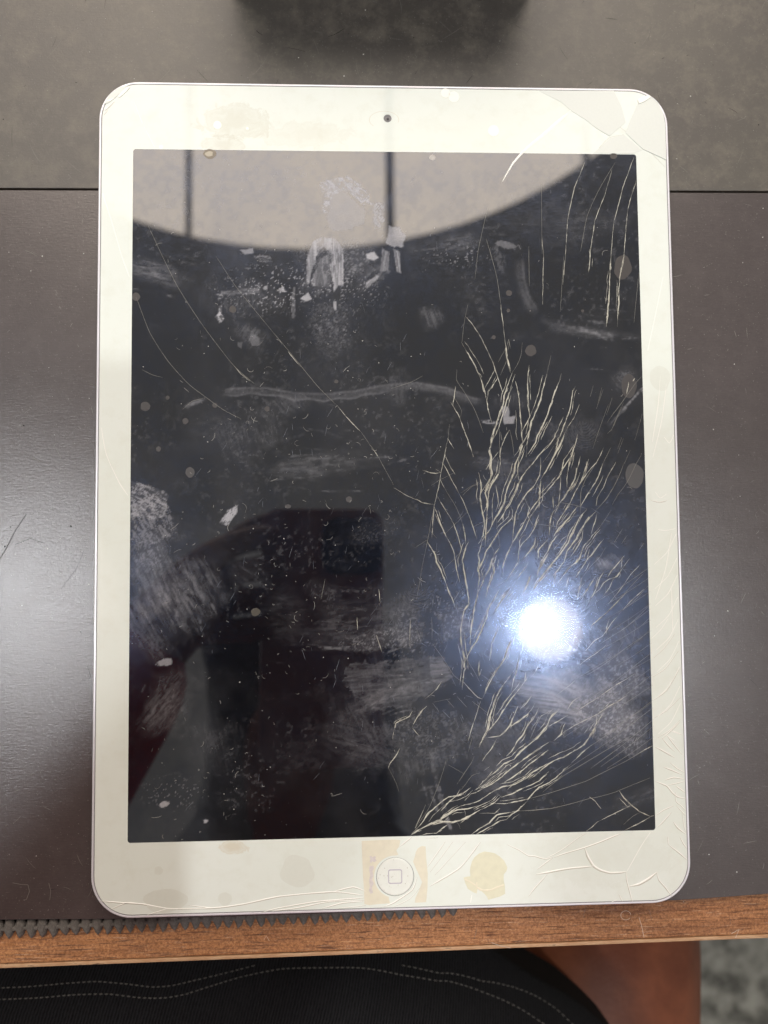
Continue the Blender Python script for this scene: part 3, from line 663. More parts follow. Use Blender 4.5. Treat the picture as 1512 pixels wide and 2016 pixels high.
    if wd < .65 and mat is not M_CRACK_GREY:          # hairlines are joined: too fine to pick out singly
        HAIR[where].from_mesh(me)
        if side is not None: HAIR[where].from_mesh(side)
        return
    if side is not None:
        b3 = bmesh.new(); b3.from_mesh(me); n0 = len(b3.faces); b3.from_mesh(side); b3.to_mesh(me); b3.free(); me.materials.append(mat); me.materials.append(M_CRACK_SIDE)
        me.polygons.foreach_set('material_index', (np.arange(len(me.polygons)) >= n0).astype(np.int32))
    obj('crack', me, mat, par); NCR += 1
def Z(x0, y0, s, lst, where='display', mat=None):
    for wd, pts in lst: crack([(x0 + x / s, y0 + y / s) for x, y in pts], wd, where, mat)
Z(820, 600, 5.4, [
 (1.1, [(895, 0), (915, 160), (940, 370)]), (1.9, [(940, 370), (955, 490), (965, 580), (985, 670), (997, 722)]),
 (.9, [(520, 120), (590, 200), (680, 340), (750, 480), (815, 620), (835, 690), (865, 775), (900, 880), (920, 950)]),
 (.5, [(545, 0), (520, 120), (500, 240), (490, 340), (480, 410)]),
 (1.3, [(480, 410), (530, 490), (590, 590), (640, 680), (690, 800), (715, 890), (745, 1010), (760, 1100), (780, 1190), (800, 1255)]),
 (1.2, [(865, 775), (810, 860), (770, 920), (755, 980), (745, 1020)]), (.8, [(835, 690), (790, 770), (720, 900)]),
 (.7, [(965, 580), (930, 660), (890, 750)]), (.5, [(945, 470), (905, 540), (870, 610)]), (.6, [(1125, 400), (1110, 540), (1070, 640), (1015, 725)]),
 (1.9, [(1015, 725), (985, 810), (955, 900), (930, 970), (910, 1090), (880, 1180), (850, 1260), (820, 1350), (800, 1430), (785, 1500), (780, 1560), (785, 1620)]),
 (1.3, [(1020, 870), (985, 940), (965, 1010), (940, 1090), (910, 1190), (880, 1290), (850, 1370), (810, 1430)]),
 (1.2, [(1200, 640), (1188, 720), (1180, 840), (1178, 1000), (1190, 1110), (1205, 1190), (1170, 1260), (1130, 1330), (1115, 1370)]),
 (1.3, [(1050, 810), (1070, 880), (1090, 1000), (1098, 1100), (1105, 1200), (1112, 1300), (1115, 1390), (1130, 1460)]),
 (.5, [(1430, 540), (1405, 650), (1385, 740)]), (1.6, [(1385, 740), (1355, 860), (1330, 960), (1290, 1080), (1250, 1180), (1220, 1240), (1205, 1320), (1190, 1400), (1175, 1480), (1170, 1560), (1165, 1620)]),
 (1.9, [(1532, 790), (1470, 930), (1440, 1010), (1410, 1100), (1380, 1200), (1340, 1290), (1290, 1390), (1265, 1470), (1220, 1540), (1180, 1590)]),
 (1.0, [(1470, 1360), (1475, 1400), (1400, 1510), (1340, 1560), (1280, 1620)]), (1.4, [(1512, 1420), (1490, 1500), (1460, 1600)]),
 (.7, [(430, 690), (425, 800), (490, 900), (540, 980), (610, 1100), (660, 1220), (710, 1360)]),
 (1.1, [(415, 870), (400, 985), (385, 1070), (450, 1180), (470, 1240), (500, 1320), (540, 1420), (580, 1530), (605, 1620)]),
 (.6, [(400, 985), (440, 1050), (480, 1130), (465, 1200)]), (.6, [(350, 1270), (335, 1420), (310, 1520), (295, 1590)]), (.8, [(330, 1420), (400, 1535)]),
 (1.3, [(990, 1330), (940, 1410), (910, 1480), (885, 1560), (885, 1620)]), (.7, [(990, 1330), (1010, 1410), (1025, 1500), (1035, 1600)]), (.7, [(875, 1310), (885, 1400), (880, 1520), (885, 1560)]), (.9, [(890, 1350), (910, 1440)]),
 (1.2, [(1205, 1320), (1160, 1420), (1110, 1500), (1080, 1560), (1040, 1610)]), (1.7, [(1130, 1460), (1110, 1540), (1100, 1620)])])
Z(1020, 700, 5.4, [
 (.7, [(460, 190), (440, 270)]), (1.6, [(610, 330), (585, 370), (570, 460), (545, 580), (510, 700), (470, 800), (430, 890), (400, 950)]),
 (.9, [(650, 520), (620, 600), (590, 670), (540, 740), (500, 820)]), (2.0, [(500, 820), (470, 890), (430, 980), (390, 1050), (350, 1130), (310, 1210), (280, 1260), (240, 1330)]), (1.2, [(240, 1330), (230, 1420), (225, 1520), (222, 1620)]),
 (1.8, [(635, 840), (615, 910), (600, 970), (570, 1060), (545, 1130), (530, 1230)]), (.8, [(530, 1230), (520, 1310), (520, 1400)]),
 (1.1, [(600, 940), (540, 1030), (485, 1110), (470, 1190), (455, 1260), (410, 1320), (360, 1360)]), (1.4, [(590, 1010), (540, 1110), (480, 1200), (440, 1290), (370, 1370), (310, 1440), (220, 1530), (150, 1620)]),
 (1.1, [(455, 1260), (450, 1380), (440, 1500), (430, 1580), (400, 1620)]), (1.5, [(660, 1070), (645, 1150), (625, 1230), (600, 1310), (560, 1390), (520, 1450), (480, 1520), (440, 1570)]),
 (1.5, [(750, 1100), (720, 1190), (690, 1290), (650, 1380), (600, 1460), (570, 1530), (545, 1600)]), (1.1, [(910, 980), (870, 1070), (830, 1140), (770, 1200), (700, 1300), (650, 1380)]),
 (.7, [(830, 1140), (780, 1220), (720, 1310), (690, 1380), (670, 1440), (665, 1540), (655, 1600)]), (.7, [(985, 980), (940, 1070), (900, 1150)]), (1.5, [(900, 1150), (865, 1260), (840, 1320), (790, 1400), (740, 1470), (700, 1540), (660, 1610)]),
 (.9, [(1040, 1130), (990, 1220), (940, 1310), (910, 1400), (870, 1460), (840, 1520), (830, 1600)]), (.7, [(1130, 1130), (1090, 1240), (1040, 1350), (990, 1440), (930, 1530), (870, 1600)]), (.6, [(1310, 1060), (1250, 1160), (1190, 1290), (1130, 1390), (1060, 1480), (1000, 1590)]),
 (.4, [(800, 320), (765, 440)]), (.45, [(905, 360), (830, 570)]), (.45, [(890, 340), (850, 500)]), (.45, [(1000, 450), (940, 630)]), (.45, [(960, 520), (900, 680), (830, 880), (795, 990)]), (.6, [(1120, 500), (1010, 760), (950, 830)]), (.55, [(1095, 540), (990, 800)]), (.5, [(1120, 880), (1060, 1040)]), (.5, [(1100, 870), (1060, 990)]), (.4, [(1320, 620), (1270, 800), (1240, 900)]), (.5, [(1190, 1010), (1130, 1150)]),
 (.7, [(1325, 210), (1250, 290), (1180, 390), (1110, 490), (1050, 570), (1010, 620), (950, 710)]), (1.3, [(1175, 280), (1150, 410)]), (1.0, [(1240, 240), (1220, 275)]),
 (1.1, [(395, 820), (385, 880), (330, 940), (270, 1000), (220, 1060), (170, 1130), (90, 1220), (30, 1310), (0, 1360)]), (.9, [(240, 1080), (240, 1180), (230, 1270), (190, 1350), (160, 1400), (100, 1460), (60, 1510), (0, 1600)]), (.4, [(380, 960), (320, 1060), (260, 1140)])])
Z(820, 880, 5.4, [
 (.8, [(318, 0), (300, 80), (280, 170), (260, 270), (250, 340), (235, 430), (215, 510), (200, 570), (190, 620)]), (.6, [(190, 620), (175, 700), (155, 780), (140, 880), (115, 1010), (90, 1130)]), (.45, [(90, 1130), (60, 1270), (40, 1400), (15, 1540), (0, 1620)]),
 (.8, [(300, 80), (335, 160), (370, 230), (410, 290)]), (.9, [(280, 170), (330, 260), (380, 360), (440, 470), (490, 560), (530, 660), (575, 770), (600, 850), (620, 910), (640, 980)]), (1.1, [(250, 340), (295, 430)]), (.7, [(295, 430), (340, 510), (380, 570), (420, 640), (460, 730), (490, 820)]), (1.2, [(490, 820), (505, 870), (520, 960), (525, 1040)]),
 (.9, [(215, 510), (260, 590), (310, 670), (360, 750), (400, 830), (430, 910), (455, 1000), (475, 1085)]), (1.6, [(190, 640), (225, 720), (250, 810), (290, 890), (330, 970)]), (1.0, [(330, 970), (370, 1050), (400, 1130), (415, 1220), (425, 1300), (445, 1380), (460, 1440)]), (.5, [(140, 880), (170, 920), (215, 970)]),
 (1.2, [(115, 1010), (160, 1080), (200, 1150), (215, 1230), (250, 1290), (290, 1390), (320, 1470), (350, 1560), (378, 1620)]), (.8, [(60, 245), (130, 270), (200, 280), (260, 272)]), (.6, [(205, 235), (260, 272)]), (.45, [(400, 275), (330, 310), (250, 350), (155, 410)]), (.9, [(0, 555), (60, 590), (130, 605), (190, 610)]),
 (2.1, [(780, 0), (795, 100), (790, 200), (800, 290), (780, 360), (750, 430), (730, 490), (750, 560), (745, 630), (720, 680), (700, 720)]), (1.5, [(900, 0), (885, 90), (890, 180), (875, 270), (840, 340), (800, 400), (770, 470), (760, 560), (750, 680), (745, 800), (735, 940), (730, 1050)]), (.9, [(870, 50), (820, 120), (770, 190), (735, 240)]),
 (1.4, [(660, 270), (680, 360), (690, 440), (675, 520), (685, 600), (700, 690), (715, 770), (720, 850), (705, 940), (680, 1000), (655, 1030)]), (.9, [(800, 310), (740, 400), (700, 460), (675, 520)]), (2.0, [(1120, 0), (1095, 90), (1050, 180), (1030, 270), (1000, 350), (970, 420), (945, 510), (930, 590), (890, 670), (850, 740), (810, 820), (780, 880), (740, 930), (700, 1000), (680, 1070), (655, 1150)]), (.9, [(1090, 100), (1075, 220), (1080, 310), (1085, 350)]),
 (2.0, [(1165, 250), (1120, 320), (1085, 390), (1060, 470), (1020, 540), (990, 610), (950, 660), (920, 720), (860, 800)]), (1.0, [(920, 720), (920, 800)]), (1.4, [(1240, 420), (1180, 480), (1130, 560), (1080, 640), (1050, 710), (1040, 800), (1030, 880), (1020, 960), (1020, 1020)]),
 (1.5, [(1310, 400), (1305, 550), (1250, 620), (1200, 700), (1160, 770), (1110, 860), (1070, 930), (1030, 1000), (990, 1080), (950, 1170), (925, 1240), (910, 1300), (920, 1380)]), (1.5, [(1000, 630), (1020, 680), (1010, 760), (960, 810), (900, 860), (850, 940), (800, 1020), (750, 1100), (720, 1180), (690, 1240), (660, 1310), (670, 1400), (650, 1520), (640, 1620)]),
 (1.4, [(1300, 720), (1270, 800), (1240, 860)]), (1.1, [(1300, 770), (1250, 870), (1200, 950), (1130, 1020), (1090, 1080), (1080, 1170), (1080, 1220), (1020, 1320), (970, 1400)]), (.8, [(1150, 550), (1200, 650), (1180, 730), (1240, 830)]), (.9, [(840, 400), (860, 500), (870, 600), (840, 690)]),
 (1.3, [(900, 1050), (850, 1110), (800, 1200), (770, 1290), (730, 1370), (700, 1450), (660, 1540)]), (1.8, [(850, 1150), (820, 1250), (830, 1320), (800, 1400), (760, 1480), (740, 1600)]), (1.4, [(560, 1000), (530, 1060), (510, 1130), (485, 1200), (495, 1290), (515, 1380), (530, 1470), (545, 1560), (550, 1620)]), (1.8, [(660, 1150), (670, 1250), (655, 1310), (680, 1370)]),
 (.5, [(780, 1030), (820, 1100), (820, 1140)]), (.5, [(850, 760), (855, 850), (875, 960), (885, 1060)]), (.9, [(1170, 930), (1120, 950), (1095, 1000), (1100, 1100)]), (1.4, [(1265, 960), (1250, 1040), (1200, 1120), (1120, 1200)]), (1.2, [(1190, 1230), (1130, 1320), (1060, 1410)]), (1.1, [(1215, 1360), (1180, 1470), (1120, 1570)]), (.9, [(1000, 1480), (920, 1570), (870, 1620)]),
 (1.4, [(1512, 920), (1440, 1010), (1400, 1100), (1340, 1200), (1290, 1310), (1280, 1390)]), (1.2, [(1512, 1150), (1440, 1250), (1370, 1330), (1300, 1420), (1240, 1520)]), (1.0, [(1300, 1180), (1290, 1110), (1330, 1050), (1400, 980)]),
 (.5, [(700, 380), (590, 420), (490, 515)]), (.5, [(660, 375), (560, 430), (470, 490)]), (.5, [(600, 850), (700, 800), (800, 740)]), (.5, [(310, 915), (430, 800), (540, 690)]), (.45, [(285, 1305), (390, 1200), (510, 1080)]), (.7, [(820, 1500), (920, 1440), (1020, 1370)]), (.4, [(0, 1060), (110, 990)]), (.5, [(410, 1480), (440, 1400)])])
Z(1020, 900, 5.4, [
 (.8, [(370, 420), (375, 540)]), (1.4, [(410, 540), (370, 580), (345, 660), (335, 740), (330, 830)]), (1.1, [(540, 350), (500, 420), (440, 490), (420, 540), (390, 600)]), (1.7, [(640, 520), (590, 580), (540, 640), (490, 700), (440, 760), (390, 820), (350, 890), (325, 960), (320, 1000)]), (1.5, [(560, 470), (500, 570), (460, 630), (420, 690), (400, 770)]),
 (1.8, [(730, 555), (660, 630), (630, 700), (590, 770), (550, 850), (530, 910), (480, 980), (440, 1040), (370, 1120), (300, 1200)]), (.7, [(660, 370), (665, 450), (660, 600)]), (.7, [(1000, 330), (950, 430), (880, 510), (820, 575)]), (1.8, [(820, 575), (760, 640), (700, 720), (660, 780), (620, 860), (570, 930), (520, 1000), (500, 1080), (490, 1120)]), (1.0, [(835, 600), (820, 680), (790, 760), (775, 830)]),
 (.6, [(990, 560), (940, 640), (870, 740)]), (1.5, [(870, 740), (820, 800), (760, 880), (710, 930), (680, 1000), (650, 1080), (600, 1130), (540, 1180), (480, 1260), (420, 1340)]), (1.1, [(690, 770), (680, 860), (640, 940), (590, 1020), (550, 1070)]), (1.3, [(910, 870), (830, 970), (780, 1040), (730, 1090), (690, 1160), (640, 1240), (610, 1280)]), (.8, [(760, 980), (740, 1050), (730, 1090)]), (.7, [(930, 960), (870, 1060), (790, 1140), (740, 1200), (690, 1270)]),
 (.9, [(1130, 1050), (1080, 1110), (990, 1210), (950, 1280)]), (1.1, [(1105, 1080), (1090, 1210), (1050, 1270), (960, 1300), (910, 1340), (870, 1400), (800, 1460)]), (.8, [(1190, 1070), (1090, 1210), (1010, 1300), (970, 1390), (900, 1480)]), (1.4, [(905, 1220), (860, 1300), (830, 1400), (790, 1480), (750, 1540)]), (1.1, [(820, 1270), (760, 1370), (700, 1460), (660, 1500)]),
 (.8, [(1300, 1140), (1200, 1240), (1120, 1360), (1060, 1440), (960, 1560)]), (.7, [(1330, 1240), (1230, 1340), (1130, 1450), (1010, 1590)]), (.7, [(1380, 1370), (1280, 1480), (1200, 1560), (1120, 1620)]), (.9, [(680, 1280), (650, 1400), (630, 1520)]), (.9, [(710, 1330), (640, 1420)]), (.9, [(530, 830), (470, 870), (430, 920), (380, 980)]),
 (1.4, [(320, 1020), (270, 1100), (220, 1190), (195, 1280)]), (1.2, [(330, 1160), (260, 1260), (160, 1420)]), (1.2, [(500, 1100), (420, 1200), (360, 1270)]), (1.1, [(400, 1230), (370, 1380)]), (.9, [(540, 1270), (510, 1380)]), (1.2, [(130, 1250), (100, 1340), (60, 1440)]), (1.1, [(270, 930), (220, 980), (210, 1080)]), (1.1, [(185, 860), (180, 920), (140, 970), (90, 1040), (30, 1100)]),
 (.7, [(430, 480), (560, 500), (660, 525), (735, 550)]), (.6, [(200, 710), (330, 728), (490, 750)]), (.45, [(1110, 760), (1020, 910)]), (.45, [(1160, 830), (1100, 920)]), (.45, [(1340, 910), (1290, 980)]), (.6, [(1000, 1430), (1055, 1530)])])
Z(820, 1160, 5.4, [
 (1.5, [(550, 40), (555, 150), (510, 220), (490, 300), (470, 420), (475, 540), (495, 640), (515, 750), (510, 850), (495, 950), (485, 1070)]), (1.3, [(660, 0), (640, 100), (610, 200), (600, 300), (580, 400), (575, 500), (575, 600)]), (1.5, [(880, 0), (820, 110), (770, 190), (750, 290), (710, 390), (670, 480), (640, 550), (590, 620), (545, 700), (520, 760)]), (1.2, [(1000, 0), (920, 90), (870, 170), (820, 260)]),
 (.9, [(340, 0), (380, 100), (410, 195)]), (.6, [(465, 10), (385, 140)]), (1.1, [(880, 380), (840, 480), (795, 590), (790, 680), (775, 760)]), (1.7, [(1020, 510), (970, 620), (940, 720), (880, 820), (820, 920), (770, 1000), (730, 1090), (700, 1160)]), (.9, [(680, 1190), (640, 1320), (590, 1470), (550, 1610)]), (.9, [(500, 985), (580, 1080), (650, 1150), (700, 1165)]),
 (1.4, [(1110, 660), (1080, 760), (1060, 880), (1030, 960), (1010, 1070)]), (1.6, [(1050, 850), (990, 930), (930, 1010), (880, 1090), (840, 1170), (810, 1270), (780, 1370), (750, 1480), (710, 1580), (695, 1620)]), (1.5, [(1160, 880), (1150, 980), (1090, 1060), (1020, 1150), (970, 1220), (910, 1310), (860, 1390), (770, 1500)]), (1.0, [(1290, 820), (1250, 900), (1200, 950)]), (.9, [(1225, 1130), (1160, 1200), (1100, 1280)]),
 (1.2, [(1260, 1210), (1220, 1290), (1150, 1360), (1080, 1410), (1000, 1460)]), (1.4, [(1080, 1240), (1040, 1340), (1000, 1450), (950, 1510), (890, 1560)]), (1.2, [(1300, 1260), (1270, 1330), (1200, 1420), (1150, 1520), (1100, 1590)]), (.8, [(1410, 1300), (1320, 1350), (1270, 1450), (1210, 1590)]), (1.4, [(1512, 1290), (1430, 1360), (1380, 1460), (1310, 1540), (1230, 1620)]), (1.3, [(665, 760), (660, 850), (665, 920), (690, 850)]),
 (.8, [(265, 980), (215, 1060), (150, 1120), (90, 1170)]), (1.2, [(110, 1240), (50, 1300), (0, 1350)]), (.7, [(160, 300), (165, 400), (165, 540)]), (.5, [(5, 430), (40, 550)]), (.5, [(320, 1170), (400, 1260)]), (.5, [(430, 1140), (540, 1260)]), (.5, [(590, 1190), (760, 1320)]), (.5, [(170, 580), (300, 760), (400, 920), (500, 990)]), (.4, [(180, 1200), (360, 1165)]), (.5, [(500, 700), (600, 850), (670, 980)]), (.5, [(170, 1210), (240, 1300)])])
Z(1020, 1160, 4.447, [
 (.8, [(1100, 0), (980, 110), (900, 200), (830, 280), (770, 370), (740, 410), (670, 450), (590, 540)]), (.6, [(1140, 150), (1060, 230), (960, 320), (880, 380)]), (1.0, [(960, 20), (870, 110), (780, 200), (700, 270), (650, 310), (630, 370)]), (.8, [(770, 490), (700, 550), (620, 600), (540, 660)]), (.6, [(950, 510), (860, 580), (750, 660), (640, 730), (580, 760)]), (.45, [(1150, 360), (1050, 450), (950, 530)]), (.4, [(1160, 610), (1080, 655), (1000, 700)]), (.45, [(1150, 250), (1060, 340)]),
 (1.0, [(1020, 740), (960, 780), (870, 830), (780, 890), (700, 950), (600, 1010), (520, 1060)]), (.8, [(955, 930), (880, 980), (800, 1020), (700, 1090), (600, 1140), (500, 1190), (400, 1250)]), (1.6, [(690, 1110), (690, 1170), (660, 1230), (620, 1300), (590, 1334)]), (.9, [(740, 1090), (700, 1160)]), (.9, [(800, 990), (740, 1060)]), (1.1, [(440, 1100), (340, 1160), (270, 1200)]), (1.6, [(410, 1170), (370, 1270), (310, 1330)]), (1.4, [(360, 1040), (290, 1110), (250, 1200), (190, 1280), (130, 1334)]),
 (.9, [(560, 930), (480, 980), (430, 1060)]), (.9, [(500, 800), (440, 850), (330, 930)]), (.5, [(1170, 990), (1080, 1060), (960, 1130), (830, 1230), (720, 1290)]), (.4, [(1030, 280), (1020, 380), (1000, 480)]), (.9, [(120, 930), (70, 1000), (20, 1050)]), (1.0, [(800, 260), (775, 330), (770, 400)])])
Z(760, 1400, 4.725, [
 (1.3, [(245, 0), (215, 50), (150, 80), (90, 110), (75, 170), (60, 260)]), (.8, [(340, 0), (290, 60), (240, 150)]), (.8, [(245, 160), (310, 230)]), (1.0, [(130, 345), (90, 420), (35, 490), (22, 535)]), (1.6, [(980, 0), (960, 80), (940, 180), (900, 250), (865, 340)]), (1.1, [(1090, 0), (1030, 90), (950, 185)]), (1.1, [(1200, 20), (1160, 110), (1130, 160), (1060, 230), (920, 250)]), (1.1, [(1330, 20), (1260, 70), (1160, 140)]),
 (1.5, [(1330, 90), (1280, 200), (1220, 280), (1170, 370), (1120, 420)]), (1.1, [(1030, 260), (980, 350), (930, 410), (895, 465)]), (1.5, [(1512, 130), (1480, 180), (1420, 240), (1330, 310), (1260, 370), (1190, 450), (1100, 490), (1040, 550), (970, 600), (920, 640), (860, 700)]), (1.5, [(1512, 290), (1430, 340), (1330, 410), (1240, 480), (1150, 550), (1060, 620), (980, 680), (900, 720), (830, 755), (790, 770), (730, 830)]),
 (1.3, [(1512, 360), (1420, 430), (1330, 500), (1260, 560), (1170, 620), (1100, 660)]), (1.3, [(1512, 480), (1420, 540), (1330, 590), (1250, 640), (1190, 670), (1130, 730)]), (1.4, [(1380, 560), (1300, 630), (1200, 680), (1090, 700), (1000, 740), (930, 790), (870, 830), (790, 860), (690, 885)]), (1.3, [(1512, 560), (1420, 650), (1340, 690), (1250, 730), (1170, 770), (1070, 800)]), (1.2, [(1512, 660), (1400, 730), (1320, 820), (1220, 840), (1120, 860), (1010, 860)]),
 (1.7, [(1070, 790), (1010, 850), (940, 890), (860, 930), (790, 970), (700, 1010), (610, 1030), (520, 1025), (430, 1050), (360, 1080), (280, 1120), (230, 1150)]), (1.2, [(860, 880), (760, 910), (660, 920), (590, 960), (510, 1010), (430, 1060)]), (1.0, [(1060, 905), (1010, 950), (870, 950)]), (.7, [(1512, 905), (1380, 920), (1230, 930)]), (1.3, [(1230, 930), (1130, 945), (1030, 965), (960, 1040), (890, 1080), (830, 1120), (790, 1150)]),
 (1.2, [(1120, 1010), (1060, 1020), (1000, 1060), (900, 1110), (830, 1150)]), (1.2, [(1320, 830), (1230, 920), (1170, 960), (1120, 1010)]), (1.0, [(690, 720), (660, 780), (590, 840), (510, 930)]), (1.6, [(790, 710), (720, 760), (650, 790), (580, 800), (530, 830), (460, 890), (405, 940), (370, 990), (310, 1070), (250, 1130), (230, 1160)]), (1.6, [(690, 885), (640, 910), (570, 950), (500, 1010), (400, 1050), (300, 1110), (240, 1150)]), (1.2, [(690, 1045), (760, 990), (830, 940)]), (1.2, [(610, 1040), (530, 1090), (470, 1135), (380, 1140), (310, 1160)]),
 (.7, [(870, 575), (800, 600), (740, 680), (690, 740)]), (.7, [(820, 420), (800, 470), (740, 560), (660, 680)]), (.5, [(560, 460), (530, 560), (490, 680), (400, 900), (270, 1090)]), (.8, [(960, 515), (910, 555)]), (.8, [(990, 560), (940, 620)]), (.8, [(370, 870), (330, 960), (270, 1090)]), (.4, [(30, 540), (90, 660), (120, 750)]), (.4, [(580, 500), (720, 580)])])
Z(1040, 1420, 4.582, [
 (1.4, [(640, 0), (600, 80), (550, 150), (500, 210), (430, 260), (340, 310), (240, 350), (140, 420), (60, 490), (0, 530)]), (.9, [(600, 60), (580, 160)]), (1.0, [(570, 215), (490, 280), (430, 340), (390, 375)]), (1.2, [(390, 380), (330, 430), (250, 510), (180, 560), (100, 590), (0, 690)]), (.7, [(930, 130), (830, 190), (720, 250), (620, 310), (520, 370), (420, 430), (320, 490), (200, 580), (130, 640)]), (.7, [(1125, 220), (1050, 260), (980, 300), (880, 360), (760, 420), (640, 480), (520, 540), (400, 580), (280, 620), (150, 660), (0, 700)]),
 (.6, [(1100, 510), (1000, 550), (900, 590), (780, 640), (640, 680), (540, 700), (400, 740), (210, 785), (0, 810)]), (1.1, [(550, 680), (600, 720), (655, 790)]), (1.2, [(820, 630), (860, 690), (920, 750), (1000, 810), (1060, 840), (1100, 860), (1135, 852)]), (.9, [(920, 760), (840, 800), (740, 850), (620, 910), (580, 950), (525, 990)]), (1.0, [(1100, 865), (1000, 920), (870, 985)]), (.6, [(1010, 820), (940, 860), (860, 930)]), (1.1, [(1125, 220), (1060, 250), (980, 300)])])
Z(0, 0, 1, [   # long hairlines on the left, fine lines in the upper right
 (.55, [(292, 445), (320, 505), (350, 565), (395, 635), (440, 695), (465, 725), (500, 755)]), (1.0, [(462, 722), (475, 737), (492, 750)]), (.55, [(268, 585), (295, 655), (330, 710), (370, 755), (405, 782), (440, 807), (475, 825)]), (.4, [(425, 504), (465, 565), (530, 645)]), (.6, [(530, 645), (580, 705), (625, 760), (665, 800)]), (1.0, [(567, 692), (582, 711), (592, 722)]), (.9, [(665, 800), (690, 830), (712, 852)]), (.6, [(712, 852), (728, 875)]), (1.0, [(728, 875), (745, 900)]), (.6, [(745, 900), (775, 955)]), (.8, [(775, 960), (800, 975), (822, 985)]),
 (.8, [(1151, 320), (1131, 370), (1118, 430), (1113, 504), (1108, 560)]), (.6, [(1211, 320), (1181, 370), (1156, 425), (1143, 495)]), (.8, [(1205, 335), (1190, 385), (1171, 435), (1161, 504)]), (.75, [(1248, 310), (1226, 370), (1208, 440), (1203, 504)]), (.75, [(1253, 355), (1236, 410), (1228, 504)]), (.7, [(1041, 485), (1042, 564)]), (.8, [(1067, 470), (1070, 504), (1068, 600)]), (1.2, [(1163, 485), (1161, 515), (1159, 536)]), (1.4, [(1203, 500), (1198, 580), (1194, 643)]), (1.2, [(1229, 500), (1220, 545), (1215, 643)]), (.5, [(1258, 535), (1248, 635)]), (.5, [(1110, 504), (1103, 614)]), (.5, [(960, 410), (942, 490), (935, 550)]), (.45, [(1066, 360), (1067, 500)]), (.7, [(957, 470), (966, 500), (978, 545), (986, 600)]),
 (.9, [(703, 1215), (704, 1240)]), (.8, [(741, 1250), (752, 1283)]), (.8, [(808, 1220), (806, 1272)]), (.8, [(746, 1160), (748, 1185)]), (.5, [(640, 1140), (632, 1180)]), (.6, [(280, 728), (300, 738), (320, 743)]), (.5, [(360, 806), (378, 790), (405, 783)]), (.9, [(855, 992), (852, 1030), (850, 1060)]), (.45, [(930, 1450), (922, 1480)]), (.5, [(770, 765), (810, 752), (832, 740)])])
for k_ in range(17):                                  # hairlines running out to the right edge, and on through the border
    y_ = 1120 + 21 * k_ + RG.uniform(-7, 7); x_ = 1279 + (y_ - 1120) * .025; ln = RG.uniform(60, 190); sl_ = .62 + .02 * k_ * .5 + RG.uniform(-.08, .08)
    crack([(x_, y_), (x_ - ln * .5, y_ + ln * .5 * sl_), (x_ - ln, y_ + ln * sl_ * .94)], RG.uniform(.42, .66), mat=M_CRACK_THIN)
    if k_ % 2 == 0: crack([(x_ + 9, y_ - 6), (x_ + 34, y_ - 30), (x_ + 52, y_ - 66)], RG.uniform(.4, .6), 'border')
# cracks in the white border
BZ = lambda x0, y0, s, lst, mat=None: Z(x0, y0, s, lst, 'border', mat)
BZ(1040, 1420, 4.582, [
 (1.0, [(-190, 1110), (-90, 1155), (0, 1210), (60, 1215), (150, 1240), (220, 1225)]), (.8, [(220, 1230), (150, 1280), (80, 1335)]), (1.7, [(510, 1140), (540, 1220), (590, 1300), (650, 1340), (740, 1365), (830, 1362), (885, 1355)]), (1.4, [(590, 1305), (480, 1315), (370, 1325), (250, 1345), (150, 1365), (70, 1380)]), (1.0, [(885, 1355), (890, 1430), (910, 1510), (940, 1625)]), (1.8, [(905, 1490), (1000, 1465), (1080, 1420), (1160, 1360)]), (1.0, [(1160, 1360), (1180, 1430), (1240, 1500), (1300, 1580)]),
 (1.1, [(1265, 1110), (1330, 1160), (1380, 1200), (1430, 1245)]), (.8, [(1265, 1110), (1260, 1040)]), (1.0, [(1310, 905), (1350, 960), (1420, 1015)]), (.8, [(1370, 1040), (1400, 1100), (1430, 1145)]), (1.1, [(1145, 228), (1200, 255), (1260, 290), (1320, 325)]), (1.3, [(1150, 540), (1250, 580), (1300, 640), (1350, 680), (1420, 695)]), (.9, [(1330, 640), (1335, 720), (1380, 760), (1420, 805)]), (.8, [(1155, 845), (1220, 800), (1310, 760)]), (.9, [(1165, 955), (1220, 900), (1290, 820)]),
 (.9, [(1210, 150), (1260, 210), (1320, 270)]), (.9, [(1250, 120), (1310, 200), (1390, 300)]), (.8, [(1300, 85), (1390, 120)]), (.9, [(1370, 0), (1290, 80), (1200, 160)]), (.9, [(1280, 370), (1340, 420), (1410, 460)]), (1.0, [(1220, 410), (1300, 440), (1390, 480)]), (.9, [(1230, 530), (1310, 505), (1410, 520)]), (.9, [(1260, 575), (1330, 560), (1410, 540)]), (.8, [(1330, 580), (1415, 640)]), (.7, [(1390, 830), (1410, 960), (1425, 1000)]), (.8, [(1340, 760), (1420, 850)]), (.8, [(820, 1560), (850, 1625)]), (.8, [(800, 1610), (750, 1630)]), (.8, [(170, 1380), (60, 1500), (0, 1580)]), (.7, [(520, 1010), (450, 1050), (330, 1140), (250, 1190), (150, 1240)]), (.9, [(840, 1010), (760, 1040), (640, 1090), (500, 1140), (330, 1190), (230, 1225)]), (.5, [(1100, 1000), (1020, 1120), (930, 1280), (890, 1350)])])
BZ(1020, 1160, 4.447, [(.7, [(1185, 600), (1280, 510), (1370, 390)]), (.7, [(1180, 765), (1290, 690), (1400, 540)]), (.8, [(1185, 970), (1300, 880), (1410, 700)]), (.7, [(1190, 1125), (1300, 1060), (1420, 945)]), (.7, [(1220, 1300), (1330, 1230), (1420, 1140)]), (.6, [(1290, 1270), (1370, 1320)]), (.5, [(1170, 430), (1250, 350), (1310, 260)]), (.6, [(1345, 0), (1350, 180), (1355, 370)]), (.6, [(1345, 1240), (1420, 1270)])])
